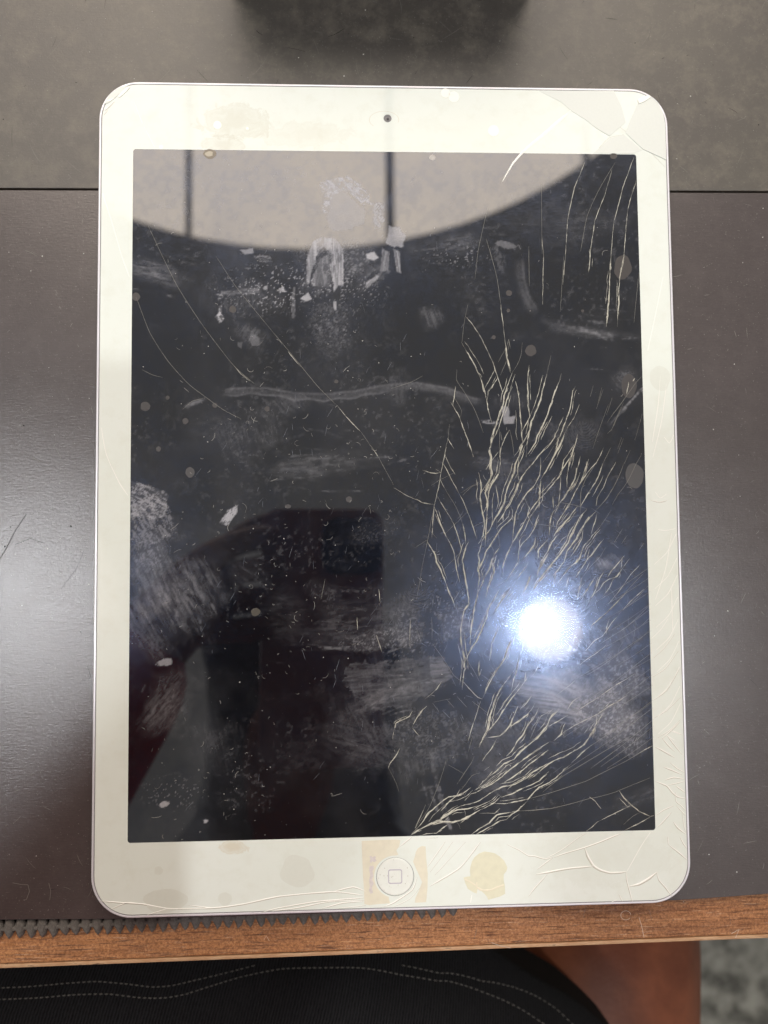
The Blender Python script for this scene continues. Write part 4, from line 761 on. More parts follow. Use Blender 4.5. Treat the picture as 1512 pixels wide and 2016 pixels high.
BZ(0, 0, 1, [(.5, [(263, 196), (280, 240), (305, 290)]), (.6, [(202, 380), (220, 435), (240, 504), (255, 545)]), (.6, [(200, 842), (210, 895), (235, 950), (252, 975)]), (.6, [(1290, 968), (1300, 980), (1312, 972)]), (.9, [(1282, 985), (1298, 988), (1313, 985)]), (.5, [(1308, 860), (1318, 872), (1326, 856)]), (.5, [(1275, 690), (1290, 620), (1305, 545)]), (.5, [(1285, 900), (1302, 830), (1312, 755)]), (.5, [(1290, 1180), (1310, 1120), (1322, 1050)]), (.6, [(1296, 1042), (1310, 1044), (1330, 1040)]),
 (.5, [(1300, 740), (1295, 800), (1284, 870)]), (1.2, [(205, 218), (215, 210), (225, 200)]), (.9, [(204, 226), (212, 216)])])
BZ(0, 0, 1, [(.45, [(1116, 200), (1181, 222), (1236, 262), (1281, 300), (1310, 330)]), (.4, [(1170, 302), (1198, 272), (1228, 265)])], M_CRACK_GREY)
BZ(0, 1512, 2, [(1.0, [(393, 523), (480, 530), (560, 535), (660, 553), (740, 553), (850, 550), (960, 535), (1100, 505), (1310, 487), (1430, 500)]), (.8, [(430, 558), (500, 530), (560, 535)]), (.8, [(580, 578), (660, 553)]), (.8, [(740, 540), (850, 552)]), (1.0, [(1310, 487), (1390, 468), (1440, 485)]), (.9, [(1030, 568), (1100, 550), (1250, 525), (1435, 510)]), (.8, [(1070, 563), (1170, 550), (1300, 525), (1435, 520)]), (.8, [(1260, 555), (1350, 530), (1430, 525)]), (.7, [(1330, 553), (1440, 540)])])
BZ(756, 1512, 2, [(.8, [(110, 270), (60, 310)]), (.8, [(240, 290), (170, 390)]), (.7, [(270, 290), (180, 410)]), (1.0, [(380, 290), (300, 390), (180, 465)]), (.7, [(320, 290), (200, 420)]), (1.0, [(130, 430), (110, 480), (40, 528), (0, 545)]), (.7, [(142, 470), (100, 515), (40, 545)]), (.6, [(340, 530), (345, 500)])])

obj('hairline_crack', from_bm('hairline_crack', HAIR['display']), M_CRACK_THIN, display, 'stuff'); obj('hairline_crack', from_bm('hairline_crack', HAIR['border']), M_CRACK_WHITE, bezel, 'stuff')
# ---- broken pieces of the border in the upper right corner: shards sitting slightly tilted, their greyer tone put into the colour
def poly_plate(name, pxs, z0, z1, mat, parent, tilt=(0, 0), bev=.03, label=None):
    P = [at(u, v)[:2] for u, v in pxs]; c = np.mean(np.array(P), 0)
    def zz(p, z): return (z + (p[0] - c[0]) * 1000 * tilt[0] + (p[1] - c[1]) * 1000 * tilt[1]) * MM
    def ins(f): return [(c[0] + (x - c[0]) * f, c[1] + (y - c[1]) * f) for x, y in P]
    span = max(np.linalg.norm(np.array(p) - c) for p in P) * 1000
    rings = [[(x, y, z0 * MM) for x, y in P], [(x, y, zz((x, y), z1 - bev)) for x, y in P], [(x, y, zz((x, y), z1)) for x, y in ins(1 - bev / span)]]
    return obj(name, loft(name, rings), mat, parent, label=label)
q = lambda L: [(1020 + x / 4.725, 150 + y / 4.725) for x, y in L]
poly_plate('glass_shard', q([(190, 136), (890, 136), (960, 280), (1000, 430), (850, 558), (720, 480), (620, 400), (490, 320), (400, 240)]), -.25, .09, M_SHARD, bezel, (.0, -.006), .01)
poly_plate('glass_shard', q([(1225, 180), (1300, 250), (1345, 340), (1368, 440), (1376, 780), (1160, 680), (1000, 530), (1040, 420), (1115, 250)]), -.4, .12, M_SHARD, bezel, (.004, -.006), .01)
poly_plate('glass_shard', q([(860, 575), (985, 545), (1150, 690), (1110, 705), (1060, 722), (700, 716)]), -.2, .06, M_SHARD, bezel, (.004, -.006), .01)
poly_plate('glass_shard', [(205, 205), (216, 186), (236, 172), (253, 168), (245, 178), (230, 190), (213, 203)], -.2, .14, M_SHARD, bezel, (.0, -.006), .02)
poly_plate('glass_sliver', [(232, 190), (240, 181), (252, 171), (256, 172), (249, 181), (236, 192)], .1, .18, M_BUBBLE, bezel, (0, 0), .01)
poly_plate('glass_sliver', [(208, 199), (216, 196), (228, 192), (217, 200)], .1, .18, M_BUBBLE, bezel, (0, 0), .01)
poly_plate('glass_shard', q([(1110, 222), (1160, 195), (1215, 182), (1232, 197), (1180, 235), (1120, 262)]), -.2, .34, M_BUBBLE, bezel, (0, 0), .02)
sl = [((756 + x / 2, y / 2)) for x, y in ((737, 433), (640, 520), (560, 585), (510, 640), (480, 690), (466, 716))]
bm = bmesh.new(); L_ = smooth_line(sl, 3); nn = len(L_); s_ = np.linspace(0, 1, nn)
ribbon(bm, at_np(L_) * 1000, (8.5 * np.minimum(1, s_ * 5) * (1 - s_) ** .8 + 1.0) * .148, .03, .05)
obj('glass_sliver', from_bm('glass_sliver', bm), M_BUBBLE, bezel)

# ---- bubbles, residue, adhesive
def blob(name, cx, cy, rx, ry, z, h, mat, parent, ir=.06, n=22, sd_=0):
    P = [(cx + rx * math.cos(2 * math.pi * k / n) * (1 + ir * math.sin(3 * 2 * math.pi * k / n + sd_) + ir * .6 * math.sin(5 * 2 * math.pi * k / n + 2 * sd_) + RG.uniform(-ir, ir) * .35),
          cy + ry * math.sin(2 * math.pi * k / n) * (1 + ir * math.sin(2 * 2 * math.pi * k / n + sd_ * 1.7) + RG.uniform(-ir, ir) * .35)) for k in range(n)]
    return poly_plate(name, P, z, z + h, mat, parent, bev=h * .6)
for cx, cy, r in ((877, 183, 9), (893.5, 190.5, 10.5), (971.5, 257, 11), (428, 246, 8), (487, 253, 3), (317.5, 289.5, 4)):
    blob('air_bubble', cx, cy, r, r, .004, .05, M_BUBBLE, bezel, .02)
blob('air_bubble', 851.5, 310, 6.5, 5.5, -.01, .05, plain('dull_bubble', (.47, .45, .42), .5), display, .05)
for k, (cx, cy, rx, ry) in enumerate(((585, 1715, 33, 32), (312, 1714, 8.5, 9), (325, 1773, 44, 23), (443, 1770, 14, 13), (1300, 745, 20, 25))):
    blob('residue_spot', cx, cy, rx, ry, .003, .012, M_SPOT_WHITE if k != 4 else M_SPOT_WHITE, bezel, .07, 30, k)
for k, (cx, cy, rx, ry) in enumerate(((458, 609, 7, 7), (286, 800, 9.5, 9.5), (365, 829, 6, 6), (374, 930, 9, 10), (423, 798, 5, 5), (526, 805, 5, 5.5), (1045, 690, 11, 11), (268, 584, 8, 8), (1002, 577, 6, 6), (687, 983, 6, 6), (312, 884, 5, 5), (972, 664, 4, 4), (1001, 611, 3.5, 3.5),
        (1226, 526, 17, 24), (1238, 760, 15, 23), (1249, 937, 18, 25), (567, 997, 6, 4), (330, 783, 4, 4), (1147, 612, 3, 3), (662, 751, 4, 4), (1208, 307, 7, 6))):
    blob('residue_spot', cx, cy, rx, ry, -.012, .012, M_SPOT, display, .05, 24, k)
blob('residue_spot', 413, 303, 13, 9, -.012, .03, plain('amber_residue_rim', (.20, .17, .13), .4), display, .10, 24, 3); blob('residue_spot', 412, 303, 7.5, 5.5, .018, .04, plain('amber_residue_core', (.42, .38, .30), .35), display, .12, 18, 5)
blob('residue_spot', 503, 1205, 9, 8, -.012, .012, plain('amber_residue', (.055, .046, .032), .35), display, .08, 20, 2)
q = lambda L: [(640 + x / 3.78, 1620 + y / 3.78) for x, y in L]
def fan_plate(name, pxs, z, h, mat, label=None):
    return poly_plate_tri(name, [at(u, v)[:2] for u, v in pxs], z, h, mat, bezel, label)
def poly_plate_tri(name, P, z, h, mat, parent, label=None):
    bm = bmesh.new(); a = [bm.verts.new((x, y, z * MM)) for x, y in P]; b = [bm.verts.new((x, y, (z + h) * MM)) for x, y in P]; n = len(P)
    for i in range(n): bm.faces.new((a[i], a[(i + 1) % n], b[(i + 1) % n], b[i]))
    es = [bm.edges.get((b[i], b[(i + 1) % n])) for i in range(n)]; bmesh.ops.triangle_fill(bm, use_beauty=True, edges=es)
    return obj(name, from_bm(name, bm), mat, parent, label=label)
arc = lambda a0, a1, r, n=12: [(523 + r * math.cos(math.radians(a0 + (a1 - a0) * k / n)), 400 + r * math.sin(math.radians(a0 + (a1 - a0) * k / n))) for k in range(n + 1)]
fan_plate('adhesive_pad', q([(272, 135), (400, 128), (520, 124), (560, 128), (552, 175), (530, 205), (545, 236)] + arc(-88, -252, 158, 16) + [(474, 560), (484, 598), (400, 604), (330, 612), (292, 604), (290, 500), (282, 400), (278, 300), (274, 200)]), .002, .03, M_TAPE, 'tan adhesive pad showing left of the round button')
fan_plate('adhesive_pad', q([(690, 190), (720, 172), (748, 176), (752, 260), (764, 380), (762, 480), (752, 590), (668, 594), (672, 560), (700, 500), (722, 440), (700, 390), (672, 330), (655, 290), (668, 250), (676, 215)]), .002, .03, M_TAPE, 'tan adhesive strip right of the round button')
for z_ in ([(330, 250), (344, 246), (352, 258), (366, 248), (380, 252), (372, 268), (384, 280), (366, 292), (350, 284), (344, 300), (333, 290), (338, 270)], [(332, 318), (346, 322), (358, 316), (364, 340), (352, 360), (360, 392), (350, 420), (362, 452), (348, 480), (356, 520), (338, 528), (326, 505), (334, 470), (326, 430), (336, 390), (328, 350)]):
    fan_plate('ink_mark', q(z_), .031, .008, M_INK)
fan_plate('adhesive_patch', q([(1185, 213), (1225, 218), (1262, 226), (1300, 250), (1332, 280), (1345, 305), (1356, 332), (1350, 358), (1330, 382), (1328, 420), (1338, 470), (1340, 528), (1300, 548), (1215, 572), (1205, 550), (1188, 530), (1160, 505), (1135, 490), (1128, 526), (1100, 515), (1062, 490), (1044, 450), (1030, 408), (1055, 400), (1082, 398), (1078, 360), (1082, 325), (1094, 285), (1112, 256), (1145, 228)]), .002, .035, M_TAPE2)
for pts, wv in (([(1135, 480), (1170, 500), (1230, 500), (1290, 475), (1330, 462)], .5), ([(1128, 440), (1130, 480), (1160, 505)], .35), ([(1040, 420), (1080, 440), (1128, 470)], .4)):
    bm = bmesh.new(); ribbon(bm, at_np(smooth_line(q(pts), 3)) * 1000, wv, .036, .05); obj('adhesive_crease', from_bm('adhesive_crease', bm), plain('pale_crease', (.79, .74, .58), .4), bezel)

# ---- home button and camera
def ringz(cx, cy, r, z, n=48): return [(cx + r * MM * math.cos(2 * math.pi * k / n), cy + r * MM * math.sin(2 * math.pi * k / n), z * MM) for k in range(n)]
btn = tc('home_button', loft('home_button', [ringz(BTN.x, BTN.y, 5.2, -.9), ringz(BTN.x, BTN.y, 5.2, -.06), ringz(BTN.x, BTN.y, 5.05, .0), ringz(BTN.x, BTN.y, 4.6, .0), ringz(BTN.x, BTN.y, 3.2, -.10), ringz(BTN.x, BTN.y, 1.2, -.16)], smooth=True), M_BUTTON)
tc('button_surround', loft('button_surround', [ringz(BTN.x, BTN.y, 5.345, -.62), ringz(BTN.x, BTN.y, 5.345, -.28), ringz(BTN.x, BTN.y, 5.22, -.26)], cap_top=False), plain('dull_surround', (.60, .585, .50), .5))
O = [(BTN.x + x * MM, BTN.y + y * MM) for x, y in rrect(1.98, 1.98, .62, 6)]; I = [(BTN.x + x * MM, BTN.y + y * MM) for x, y in rrect(1.72, 1.72, .42, 6)]; n = len(O)
V_ = [(x, y, -.14 * MM) for x, y in O] + [(x, y, -.14 * MM) for x, y in I] + [(x, y, -.055 * MM) for x, y in O] + [(x, y, -.055 * MM) for x, y in I]
F_ = [f for i in range(n) for j in [(i + 1) % n] for f in ((2 * n + i, 2 * n + j, 3 * n + j, 3 * n + i), (i, j, 2 * n + j, 2 * n + i), (n + j, n + i, 3 * n + i, 3 * n + j))]
obj('square_mark', mesh('square_mark', V_, F_), M_MARK, btn)
bm = bmesh.new()
for _ in range(26):
    a, r = RG.uniform(0, 2 * math.pi), 4.9 * math.sqrt(RG.random()); x, y = BTN.x * 1000 + r * math.cos(a), BTN.y * 1000 + r * math.sin(a); rr = RG.uniform(.06, .2)
    ribbon(bm, curl(x, y, rr * 2.4, RG.uniform(0, 6), .6, 4), [.1 * rr, rr, rr * .8, .1 * rr], .004, .03)
obj('dust', from_bm('dust', bm), plain('brown_specks', (.40, .37, .29), .8), btn, 'stuff')
lens = tc('front_camera', loft('front_camera', [ringz(LENS.x, LENS.y, 1.19, -.5, 24), ringz(LENS.x, LENS.y, 1.19, -.10, 24), ringz(LENS.x, LENS.y, 1.0, -.07, 24), ringz(LENS.x, LENS.y, .62, -.16, 24)]), M_LENSRING)
obj('lens', loft('lens', [ringz(LENS.x + .00008, LENS.y - .0001, .42, -.16, 16), ringz(LENS.x + .00008, LENS.y - .0001, .40, -.09, 16), ringz(LENS.x + .00008, LENS.y - .0001, .2, -.05, 16)]), M_LENS, lens)
bm = bmesh.new(); ribbon(bm, at_np([(756 + 29 * math.cos(a), 236 + 17 * math.sin(a)) for a in np.linspace(math.pi * .75, math.pi * 2.1, 30)]) * 1000, .14, .002, .02)
obj('camera_outline', from_bm('camera_outline', bm), plain('faint_outline', (.66, .64, .54), .4), bezel)

# ---- lint fibres, dust and tiny scratches on the glass
bm = bmesh.new()
for _ in range(330):
    u, v = RG.uniform(262, 1285), RG.uniform(430, 1645)
    if RG.random() < .62: u, v = RG.choice(((470, 780), (430, 1120), (560, 1250), (640, 880), (400, 1560), (760, 1000))); u, v = RG.gauss(u, 90), RG.gauss(v, 100)
    p = at(u, v); x, y = p.x * 1000, p.y * 1000
    if abs(x) > DW - .5 or abs(y) > DH - .5: continue
    L = RG.uniform(.3, 1.5) if RG.random() < .85 else RG.uniform(2, 3.6)
    ribbon(bm, curl(x, y, L, RG.uniform(0, 6.3), RG.gauss(0, 2.6), 7), np.array([.6, 1, 1, 1, 1, .8, .5]) * RG.uniform(.035, .09), .02, .03)
obj('lint', from_bm('lint', bm), M_LINT, display, 'stuff')
bm = bmesh.new()
for _ in range(950):
    u, v = (RG.uniform(258, 1288), RG.uniform(300, 1650)) if RG.random() < .5 else (RG.gauss(620, 260), RG.gauss(1000, 420))
    p = at(u, v); x, y = p.x * 1000, p.y * 1000
    if abs(x) > DW - .4 or abs(y) > DH - .4: continue
    r = .03 + .15 * RG.random() ** 6; k = 6
    vs = [bm.verts.new(((x + r * RG.uniform(.7, 1.3) * math.cos(2 * math.pi * i / k)) * MM, (y + r * RG.uniform(.7, 1.3) * math.sin(2 * math.pi * i / k)) * MM, -.006 * MM)) for i in range(k)]
    c = bm.verts.new((x * MM, y * MM, r * .6 * MM))
    for i in range(k): bm.faces.new((vs[i], vs[(i + 1) % k], c))
obj('dust', from_bm('dust', bm), M_DUST, display, 'stuff')
bm = bmesh.new()
for _ in range(330):
    if RG.random() < .6:                      # scratches ringing the lamp's image, their paleness painted as its glare
        r, a = RG.uniform(70, 260), RG.uniform(0, 2 * math.pi); u, v = 1065 + r * math.cos(a), 1235 + r * math.sin(a) * 1.1; ang = -(a + math.pi / 2) + RG.gauss(0, .35)
    else: u, v = RG.gauss(760, 200), RG.gauss(1150, 330); ang = RG.uniform(.8, 1.9)
    p = at(u, v); x, y = p.x * 1000, p.y * 1000
    if abs(x) > DW - 4 or abs(y) > DH - 4: continue
    ribbon(bm, curl(x, y, RG.uniform(1, 5), ang, RG.gauss(0, .15), 4), np.array([.3, 1, 1, .3]) * RG.uniform(.03, .08), -.004)
obj('fine_scratch', from_bm('fine_scratch', bm), M_FILMLINE, display, 'stuff')
wm = [([(1232 + 10 * math.cos(a), 1802 + 9 * math.sin(a)) for a in np.linspace(.6, 6.2, 14)], .14), ([(1258, 1806), (1263, 1822), (1268, 1846)], .14), ([(968, 1856), (985, 1862), (1005, 1866)], .14), ([(1440, 1838), (1455, 1830), (1448, 1846)], .2), ([(520, 1850), (524, 1842), (530, 1852)], .12)]
bm = bmesh.new()
for pts, wd in wm: ribbon(bm, at_np(pts, ZW) * 1000, wd, ZW + .02)
o_ = obj('pale_scratch', from_bm('pale_scratch', bm), plain('worn_to_pale_core', (.62, .50, .40), .7), table, 'stuff'); o_.location = -table.location
print('cracks', NCR)
# ================================================================== LAMPS
def ring_pts(cx, cy, r, z, n=64): return [(cx + r * math.cos(2 * math.pi * k / n), cy + r * math.sin(2 * math.pi * k / n), z) for k in range(n)]
M_RIM = plain('lamp_rim_metal', (.05, .055, .065), .5); M_BAR = plain('slate_bar', (.16, .18, .23), .6)
RLX, RLY, RLR, RLZ = -.17, 2.56, 1.60, 2.2
big = thing('ceiling_light', (RLX, RLY, RLZ), 'huge round pale ceiling light with dark bars, mirrored in the top of the screen', 'ceiling light')
def lc(name, me, mat, root): o = obj(name, me, mat, root); o.location = -root.location; return o
lc('diffuser', loft('diffuser', [ring_pts(RLX, RLY, RLR, RLZ, 96), ring_pts(RLX, RLY, RLR, RLZ + .004, 96)]), emit('round_light_diffuser', (1.0, .875, .75), ROUND_LIGHT), big)
lc('rim', loft('rim', [ring_pts(RLX, RLY, RLR + .002, RLZ - .003, 96), ring_pts(RLX, RLY, RLR + .006, RLZ - .003, 96), ring_pts(RLX, RLY, RLR + .006, RLZ + .004, 96), ring_pts(RLX, RLY, RLR + .002, RLZ + .004, 96)], False, False), M_RIM, big)
for x, wd in ((-1.167, .018), (-.5265, .017), (.114, .026), (.755, .018)):
    hy = math.sqrt(RLR ** 2 - (x - RLX) ** 2)
    lc('bar', prism('bar', [(x - wd / 2, RLY - hy), (x + wd / 2, RLY - hy), (x + wd / 2, RLY + hy), (x - wd / 2, RLY + hy)], RLZ - .02, RLZ - .004), M_BAR, big)
def downlight(x, y, z, r, core, ring_s, offs, label):
    t = thing('downlight', (x, y, z), label, 'lamp', 'round lamps overhead')
    lc('housing', loft('housing', [ring_pts(x, y, r + .004, z - .004, 48), ring_pts(x, y, r + .022, z - .002, 48), ring_pts(x, y, r + .022, z + .07, 48), ring_pts(x, y, .03, z + .09, 48)]), M_RIM, t)
    lc('diffuser', loft('diffuser', [ring_pts(x, y, r, z - .008, 48), ring_pts(x, y, r, z - .005, 48)]), emit('lamp_diffuser', (1.0, .87, .83), ring_s), t)
    ox, oy = offs
    lc('bulb', loft('bulb', [ring_pts(x + ox, y + oy, r * .12, z - .034, 32), ring_pts(x + ox, y + oy, r * .30, z - .03, 32), ring_pts(x + ox, y + oy, r * .36, z - .02, 32), ring_pts(x + ox, y + oy, r * .33, z - .009, 32)]), emit('lamp_bulb', (.94, .97, 1.0), core), t)
downlight(.606, -.262, 2.2, .100, DOWN_CORE, DOWN_RING, (-.036, .014), 'round lamp whose white image glares in the cracked lower right of the screen')
downlight(-1.035, -.149, 2.2, .30, SIDE_CORE, SIDE_RING, (0, 0), 'round lamp whose glow lies on the front mat left of the tablet')

# ================================================================== THE PHONE that takes the picture (its lens is the camera; seen mirrored in the dark screen)
phone = bpy.data.objects.new('smartphone', None); COL.objects.link(phone); phone.matrix_world = CAM_ROT
tag(phone, 'dark phone with a navy camera square, mirrored in the middle of the screen', 'phone')
M_NAVY = plain('plum_phone_case', (.36, .16, .19), .5, var=.05); M_NAVY2 = plain('navy_phone_glass', (.03, .05, .12), .15, var=.05)
def prr(name, x0, x1, y0, y1, r, levels, mat, **k):
    cx, cy = (x0 + x1) / 2, (y0 + y1) / 2; hw, hh = (x1 - x0) / 2, (y1 - y0) / 2
    return obj(name, loft(name, [[((cx + x) * MM, (cy + y) * MM, z * MM) for x, y in rrect(hw - i, hh - i, r - i * .5, 8)] for i, z in levels]), mat, phone)
prr('body', -53, 17.4, -120, 26.7, 10, [(1.0, 2.6), (.3, 3.0), (0, 4.2), (0, 9.0), (.3, 10.0), (1, 10.3)], M_NAVY)
prr('camera_bump', -18, 16.2, -11.5, 21, 8, [(.6, 1.2), (0, 1.6), (0, 2.6)], M_NAVY2)
for x, y in ((0, 0), (-11, 11.5), (0, 14.5)):
    obj('camera_ring', loft('camera_ring', [[((x + r * math.cos(2 * math.pi * k / 32)) * MM, (y + r * math.sin(2 * math.pi * k / 32)) * MM, z * MM) for k in range(32)] for r, z in ((6.2, 1.18), (6.2, .75), (5.6, .6), (5.0, .9))]), M_LENS, phone)

# ================================================================== AN UNSEEN BOX added past the frame's top to shade the back mat
bx = thing('shade_box', (.004, .20, ZT * MM), 'unseen dark box added behind the tablet to cast the dark patch at the top edge', 'box')
M_BOX = plain('black_shade_box', (.016, .012, .014), .6)
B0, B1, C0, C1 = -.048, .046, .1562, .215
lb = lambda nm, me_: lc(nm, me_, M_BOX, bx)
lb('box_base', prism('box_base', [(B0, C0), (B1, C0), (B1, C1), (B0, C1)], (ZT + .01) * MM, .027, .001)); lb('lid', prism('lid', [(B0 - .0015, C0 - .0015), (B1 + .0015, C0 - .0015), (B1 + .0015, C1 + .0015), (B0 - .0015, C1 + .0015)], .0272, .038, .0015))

# ================================================================== THE PERSON
def skin_body(name, J, E, mat, parent=None, levels=2):
    keys = list(J); idx_ = {k: i for i, k in enumerate(keys)}
    me = bpy.data.meshes.new(name); me.from_pydata([J[k][0] for k in keys], [(idx_[a], idx_[b]) for a, b in E], []); me.update()
    o = obj(name, me, mat, parent); md = o.modifiers.new('skin', 'SKIN'); md.use_smooth_shade = True; md.branch_smoothing = .6
    for i, k in enumerate(keys):
        sv = me.skin_vertices[0].data[i]; r = J[k][1]; sv.radius = r if isinstance(r, tuple) else (r, r); sv.use_root = (i == 0)
    sb = o.modifiers.new('sub', 'SUBSURF'); sb.levels = levels; sb.render_levels = levels
    return o
def mat_skin():
    t = NT('skin'); c = t.coord(); a = t.ramp(t.noise(c, 22, 5, .65), [(.35, 0.0), (.65, 1.0)]); b = t.noise(c, 300, 5, .75)
    col = t.mix(a, (.13, .033, .012), (.25, .078, .033)); col = t.mix(t.ramp(b, [(.5, 0.0), (.8, .5)]), col, (.12, .033, .013))
    return t.done(t.bsdf(Base_Color=col, Roughness=.5, Specular_IOR_Level=.4, Normal=t.bump(b, .3, .0008)))
def mat_denim():
    t = NT('black_twill'); wv = t.n('ShaderNodeTexWave', {'Vector': t.coord(rot=(0, 0, .25)), 'Scale': 290.0, 'Distortion': 1.6, 'Detail': 2.0, 'Detail Scale': 3.0}, wave_type='BANDS', bands_direction='X').outputs['Fac']
    nz = t.noise(t.coord(), 700, 4, .7); big_ = t.noise(t.coord(), 14, 3)
    col = t.mix(wv, (.0012, .0012, .0015), (.021, .021, .023)); col = t.mix(t.ramp(nz, [(.45, 0.0), (.75, .6)]), col, (.022, .022, .023)); col = t.mix(t.ramp(big_, [(.3, .5), (.7, 0.0)]), col, (.004, .004, .005))
    return t.done(t.bsdf(Base_Color=col, Roughness=.9, Specular_IOR_Level=.15, Normal=t.bump(t.math('ADD', wv, nz), .6, .0006)))
M_SKIN, M_DENIM = mat_skin(), mat_denim()
M_SHIRT = plain('maroon_cloth', (.52, .085, .115), .85, spec=.15); M_HAIR = plain('black_hair', (.008, .007, .006), .6)
J = {'pelvis': ((-.05, -.54, -.13), .125), 'waist': ((-.05, -.53, 0), .115), 'chest': ((-.06, -.45, .17), .13), 'upper': ((-.06, -.37, .33), .105), 'neck': ((-.06, -.30, .42), .055), 'jaw': ((-.065, -.26, .465), .068), 'head': ((-.065, -.225, .525), .095), 'crown_': ((-.065, -.19, .585), .068), 'nose': ((-.065, -.135, .475), .012),
     'sl': ((-.225, -.345, .335), .068), 'el': ((-.268, -.31, .135), .043), 'fl': ((-.186, -.165, .192), .034), 'wl': ((-.122, -.058, .227), .026), 'pl': ((-.094, -.036, .229), (.032, .016)),
     'sr': ((.105, -.36, .32), .068), 'er': ((.19, -.44, .06), .042), 'wr': ((.09, -.345, .0), .026), 'pr': ((.05, -.32, -.012), (.032, .016)),
     'hl': ((-.135, -.54, -.15), .095), 'kl': ((-.115, -.15, -.125), .060), 'cl': ((-.125, -.12, -.30), .054), 'al': ((-.13, -.13, -.64), .036), 'tl': ((-.135, -.01, -.685), .03),
     'hr': ((.04, -.54, -.15), .095), 'kr': ((.102, -.185, -.175), .062), 'c1': ((.150, -.285, -.285), .056), 'cm': ((.158, -.305, -.307), .048), 'c2': ((.185, -.375, -.385), .060), 'ar': ((.235, -.52, -.62), .036), 'tr': ((.25, -.41, -.69), .03)}
E_ = [('pelvis', 'waist'), ('waist', 'chest'), ('chest', 'upper'), ('upper', 'neck'), ('neck', 'jaw'), ('jaw', 'head'), ('head', 'crown_'), ('head', 'nose'), ('upper', 'sl'), ('sl', 'el'), ('el', 'fl'), ('fl', 'wl'), ('wl', 'pl'), ('upper', 'sr'), ('sr', 'er'), ('er', 'wr'), ('wr', 'pr'),
      ('pelvis', 'hl'), ('hl', 'kl'), ('kl', 'cl'), ('cl', 'al'), ('al', 'tl'), ('pelvis', 'hr'), ('hr', 'kr'), ('kr', 'c1'), ('c1', 'cm'), ('cm', 'c2'), ('c2', 'ar'), ('ar', 'tr')]
def finger(tag_, base, pts, r):
    prev = base
    for i, p in enumerate(pts):
        J[f'{tag_}{i}'] = (p, r * (1 - .12 * i)); E_.append((prev, f'{tag_}{i}')); prev = f'{tag_}{i}'
for i, dy in enumerate((.018, .001, -.016, -.032)):           # left hand: fingers under the phone's back edge, thumb over its glass
    finger(f'lf{i}', 'pl', [(-.080 - .002 * abs(i - 1), -.031 + dy, .2195), (-.064, -.028 + dy, .2120), (-.052 + .003 * (i % 2), -.026 + dy, .2145)], .0085)
finger('lt', 'pl', [(-.088, -.016, .241), (-.070, -.004, .2425), (-.050, .002, .2415)], .0095)
for i, dx in enumerate((.022, .006, -.010, -.024)):           # right hand lying on the lap
    finger(f'rf{i}', 'pr', [(.028 + dx * .4, -.292 + dx * .7, -.014), (.006 + dx * .2, -.274 + dx * .8, -.022), (-.008, -.262 + dx * .8, -.034)], .0085)
finger('rt', 'pr', [(.055, -.285, -.014), (.045, -.265, -.022)], .0095)
person = skin_body('person', J, E_, M_SKIN)
tag(person, 'sitter in black stitched shorts with a bare brown leg below the table edge', 'person')
skin_body('shirt', {k: (J[k][0], (J[k][1] if not isinstance(J[k][1], tuple) else J[k][1][0]) + .012) for k in ('pelvis', 'waist', 'chest', 'upper', 'sl', 'el', 'fl', 'wl', 'sr', 'er')}, [('pelvis', 'waist'), ('waist', 'chest'), ('chest', 'upper'), ('upper', 'sl'), ('sl', 'el'), ('el', 'fl'), ('fl', 'wl'), ('upper', 'sr'), ('sr', 'er')], M_SHIRT, person)
skin_body('hair', {'a': ((-.065, -.245, .55), .100), 'b': ((-.065, -.205, .595), .082), 'c': ((-.063, -.29, .51), .075)}, [('a', 'b'), ('a', 'c')], M_HAIR, person)
for sx in (-1, 1):
    e = (-.065 + sx * .032, -.142, .505)
    obj('eye', loft('eye', [[(e[0] + .011 * math.sin(a) * math.cos(b), e[1] + .011 * math.cos(a), e[2] + .011 * math.sin(a) * math.sin(b)) for b in np.linspace(0, 2 * math.pi, 12, endpoint=False)] for a in np.linspace(.15, 3.0, 7)]), M_LENS, person)
# shorts: the lap of loose black twill, its hem running just past the table's edge and down round the knee
HEM = smooth_line([(-262, -460), (-262, -300), (-258, -215), (-240, -170), (-190, -152), (-100, -147), (-20, -150), (25, -165), (57, -186), (77, -198), (96, -216), (112, -246), (121, -300), (124, -380), (126, -460)], 5.0)
Th = np.gradient(HEM, axis=0); Th /= np.linalg.norm(Th, axis=1)[:, None]; Nh = np.stack([Th[:, 1], -Th[:, 0]], 1)
CEN = np.array([-70, -330.0])
def lap_z(d, x, y):
    w1 = fbm(np.asarray(x) / 60.0, np.asarray(y) / 60.0, 61, 3) - .5
    return -56.0 - 34.0 * np.clip(1 - d / 38.0, 0, 1) ** 2.3 - 9 * np.exp(-((np.asarray(x) + 50) / 22.0) ** 2) + 9 * w1 * np.clip(d / 20.0, 0, 1)
rings = []
for d, dz in ((3.0, -32.0), (1.0, -3.0), (0, -.8), (.6, 0), (2.5, 0), (6, 0), (10, 0), (14, 0), (20, 0), (28, 0), (38, 0), (52, 0), (70, 0)):
    Pp = HEM + Nh * d; zc = lap_z(np.full(len(Pp), d if dz == 0 else 0.0), Pp[:, 0], Pp[:, 1])
    rings.append([(p[0] * MM, p[1] * MM, (z_ + dz) * MM) for p, z_ in zip(Pp, zc)])
for s_ in (.7, .4, .12):
    Pp = CEN + (HEM + Nh * 70 - CEN) * s_; zc = lap_z(np.full(len(Pp), 70.0), Pp[:, 0], Pp[:, 1]); rings.append([(p[0] * MM, p[1] * MM, z_ * MM) for p, z_ in zip(Pp, zc)])
nH = len(HEM); V_ = [p for r in rings for p in r]; F_ = [(i * nH + k, i * nH + k + 1, (i + 1) * nH + k + 1, (i + 1) * nH + k) for i in range(len(rings) - 1) for k in range(nH - 1)]
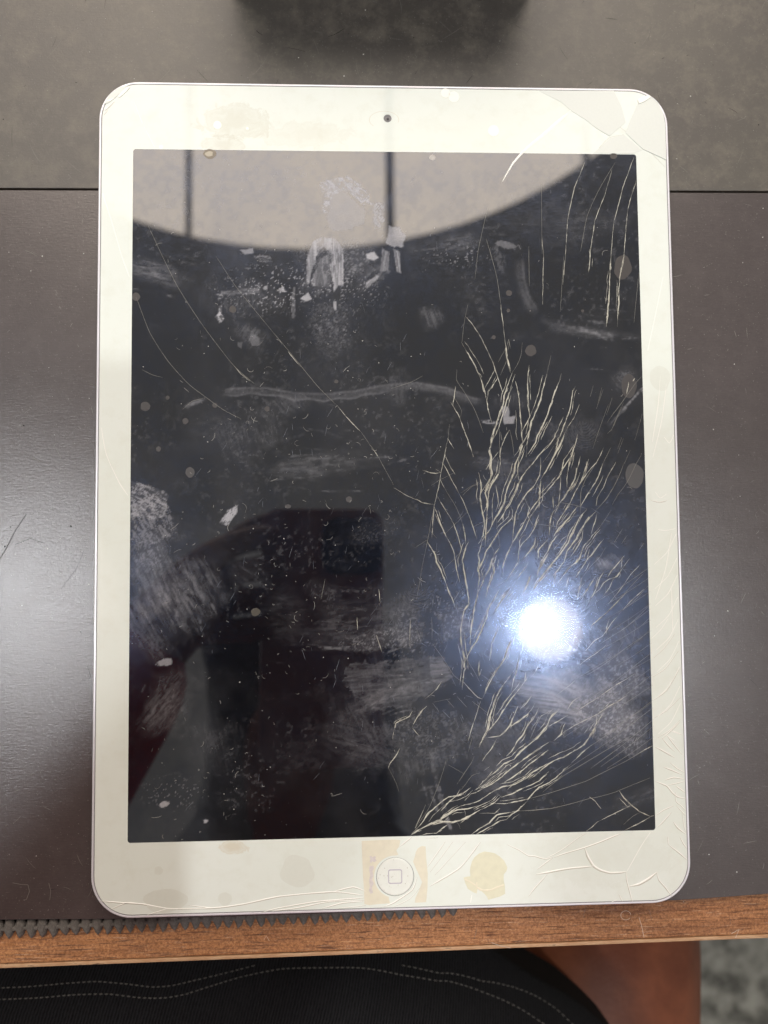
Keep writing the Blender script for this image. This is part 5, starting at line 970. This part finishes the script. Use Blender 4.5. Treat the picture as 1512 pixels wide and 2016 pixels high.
me = mesh('shorts', V_, F_, True); bmx = bmesh.new(); bmx.from_mesh(me); bmesh.ops.recalc_face_normals(bmx, faces=bmx.faces); bmx.to_mesh(me); bmx.free()
shorts = obj('shorts', me, M_DENIM, person)
bm = bmesh.new()
def hem_d(p): 
    e = HEM[1:] - HEM[:-1]; t = np.clip(((p - HEM[:-1]) * e).sum(1) / (e ** 2).sum(1), 0, 1); return float(np.hypot(*(p - HEM[:-1] - t[:, None] * e).T).min())
def lap_at(u, v):
    z = -60.0
    for _ in range(4):
        p = at(u, v, z); q_ = np.array([p.x, p.y]) * 1000; z = float(lap_z(np.array([hem_d(q_)]), np.array([q_[0]]), np.array([q_[1]]))[0])
    return q_[0], q_[1], z
def stitch_line(off, pts):
    Ln = smooth_line([(off[0] + x / 2, off[1] + y / 2) for x, y in pts], 1.0); i = RG.randint(0, 5)
    while i + 8 < len(Ln):
        a, b = lap_at(*Ln[i]), lap_at(*Ln[i + 7]); m_ = [(a[k] + b[k]) / 2 for k in range(3)]; t_ = np.array(b[:2]) - np.array(a[:2]); t_ /= (np.linalg.norm(t_) + 1e-9); n_ = np.array([-t_[1], t_[0]]) * .14
        rows = [(a, .1, .0), (((a[0] * 2 + m_[0]) / 3, (a[1] * 2 + m_[1]) / 3, (a[2] * 2 + m_[2]) / 3), .9, .35), (m_, 1.0, .45), (((b[0] * 2 + m_[0]) / 3, (b[1] * 2 + m_[1]) / 3, (b[2] * 2 + m_[2]) / 3), .9, .35), (b, .1, .0)]
        vv = [[bm.verts.new(((c[0] + n_[0] * s_ * k) * MM, (c[1] + n_[1] * s_ * k) * MM, (c[2] + .05 + (h if k == 0 else 0)) * MM)) for k in (-1, 0, 1)] for c, s_, h in rows]
        for r_ in range(4):
            for k in range(2): bm.faces.new((vv[r_][k], vv[r_][k + 1], vv[r_ + 1][k + 1], vv[r_ + 1][k]))
        i += RG.randint(10, 11)
for off, pts in (((0, 1512), [(-20, 866), (120, 860), (250, 848), (380, 840), (500, 850), (600, 862), (680, 855), (780, 830), (900, 800), (960, 785), (1020, 770)]),
                 ((0, 1512), [(-20, 912), (150, 905), (300, 892), (430, 890), (560, 905), (650, 905), (730, 890), (820, 860), (950, 820), (1100, 790), (1250, 780), (1400, 776), (1512, 784), (1632, 800), (1762, 820), (1862, 850), (1962, 885), (2042, 920), (2112, 960), (2192, 1010)]),
                 ((756, 1512), [(60, 735), (120, 745), (230, 770), (330, 795), (430, 825), (520, 860), (600, 900), (680, 950), (750, 1008), (780, 1030)])):
    stitch_line(off, pts)
obj('stitching', from_bm('stitching', bm), plain('grey_thread', (.21, .20, .185), .8), shorts, 'stuff')
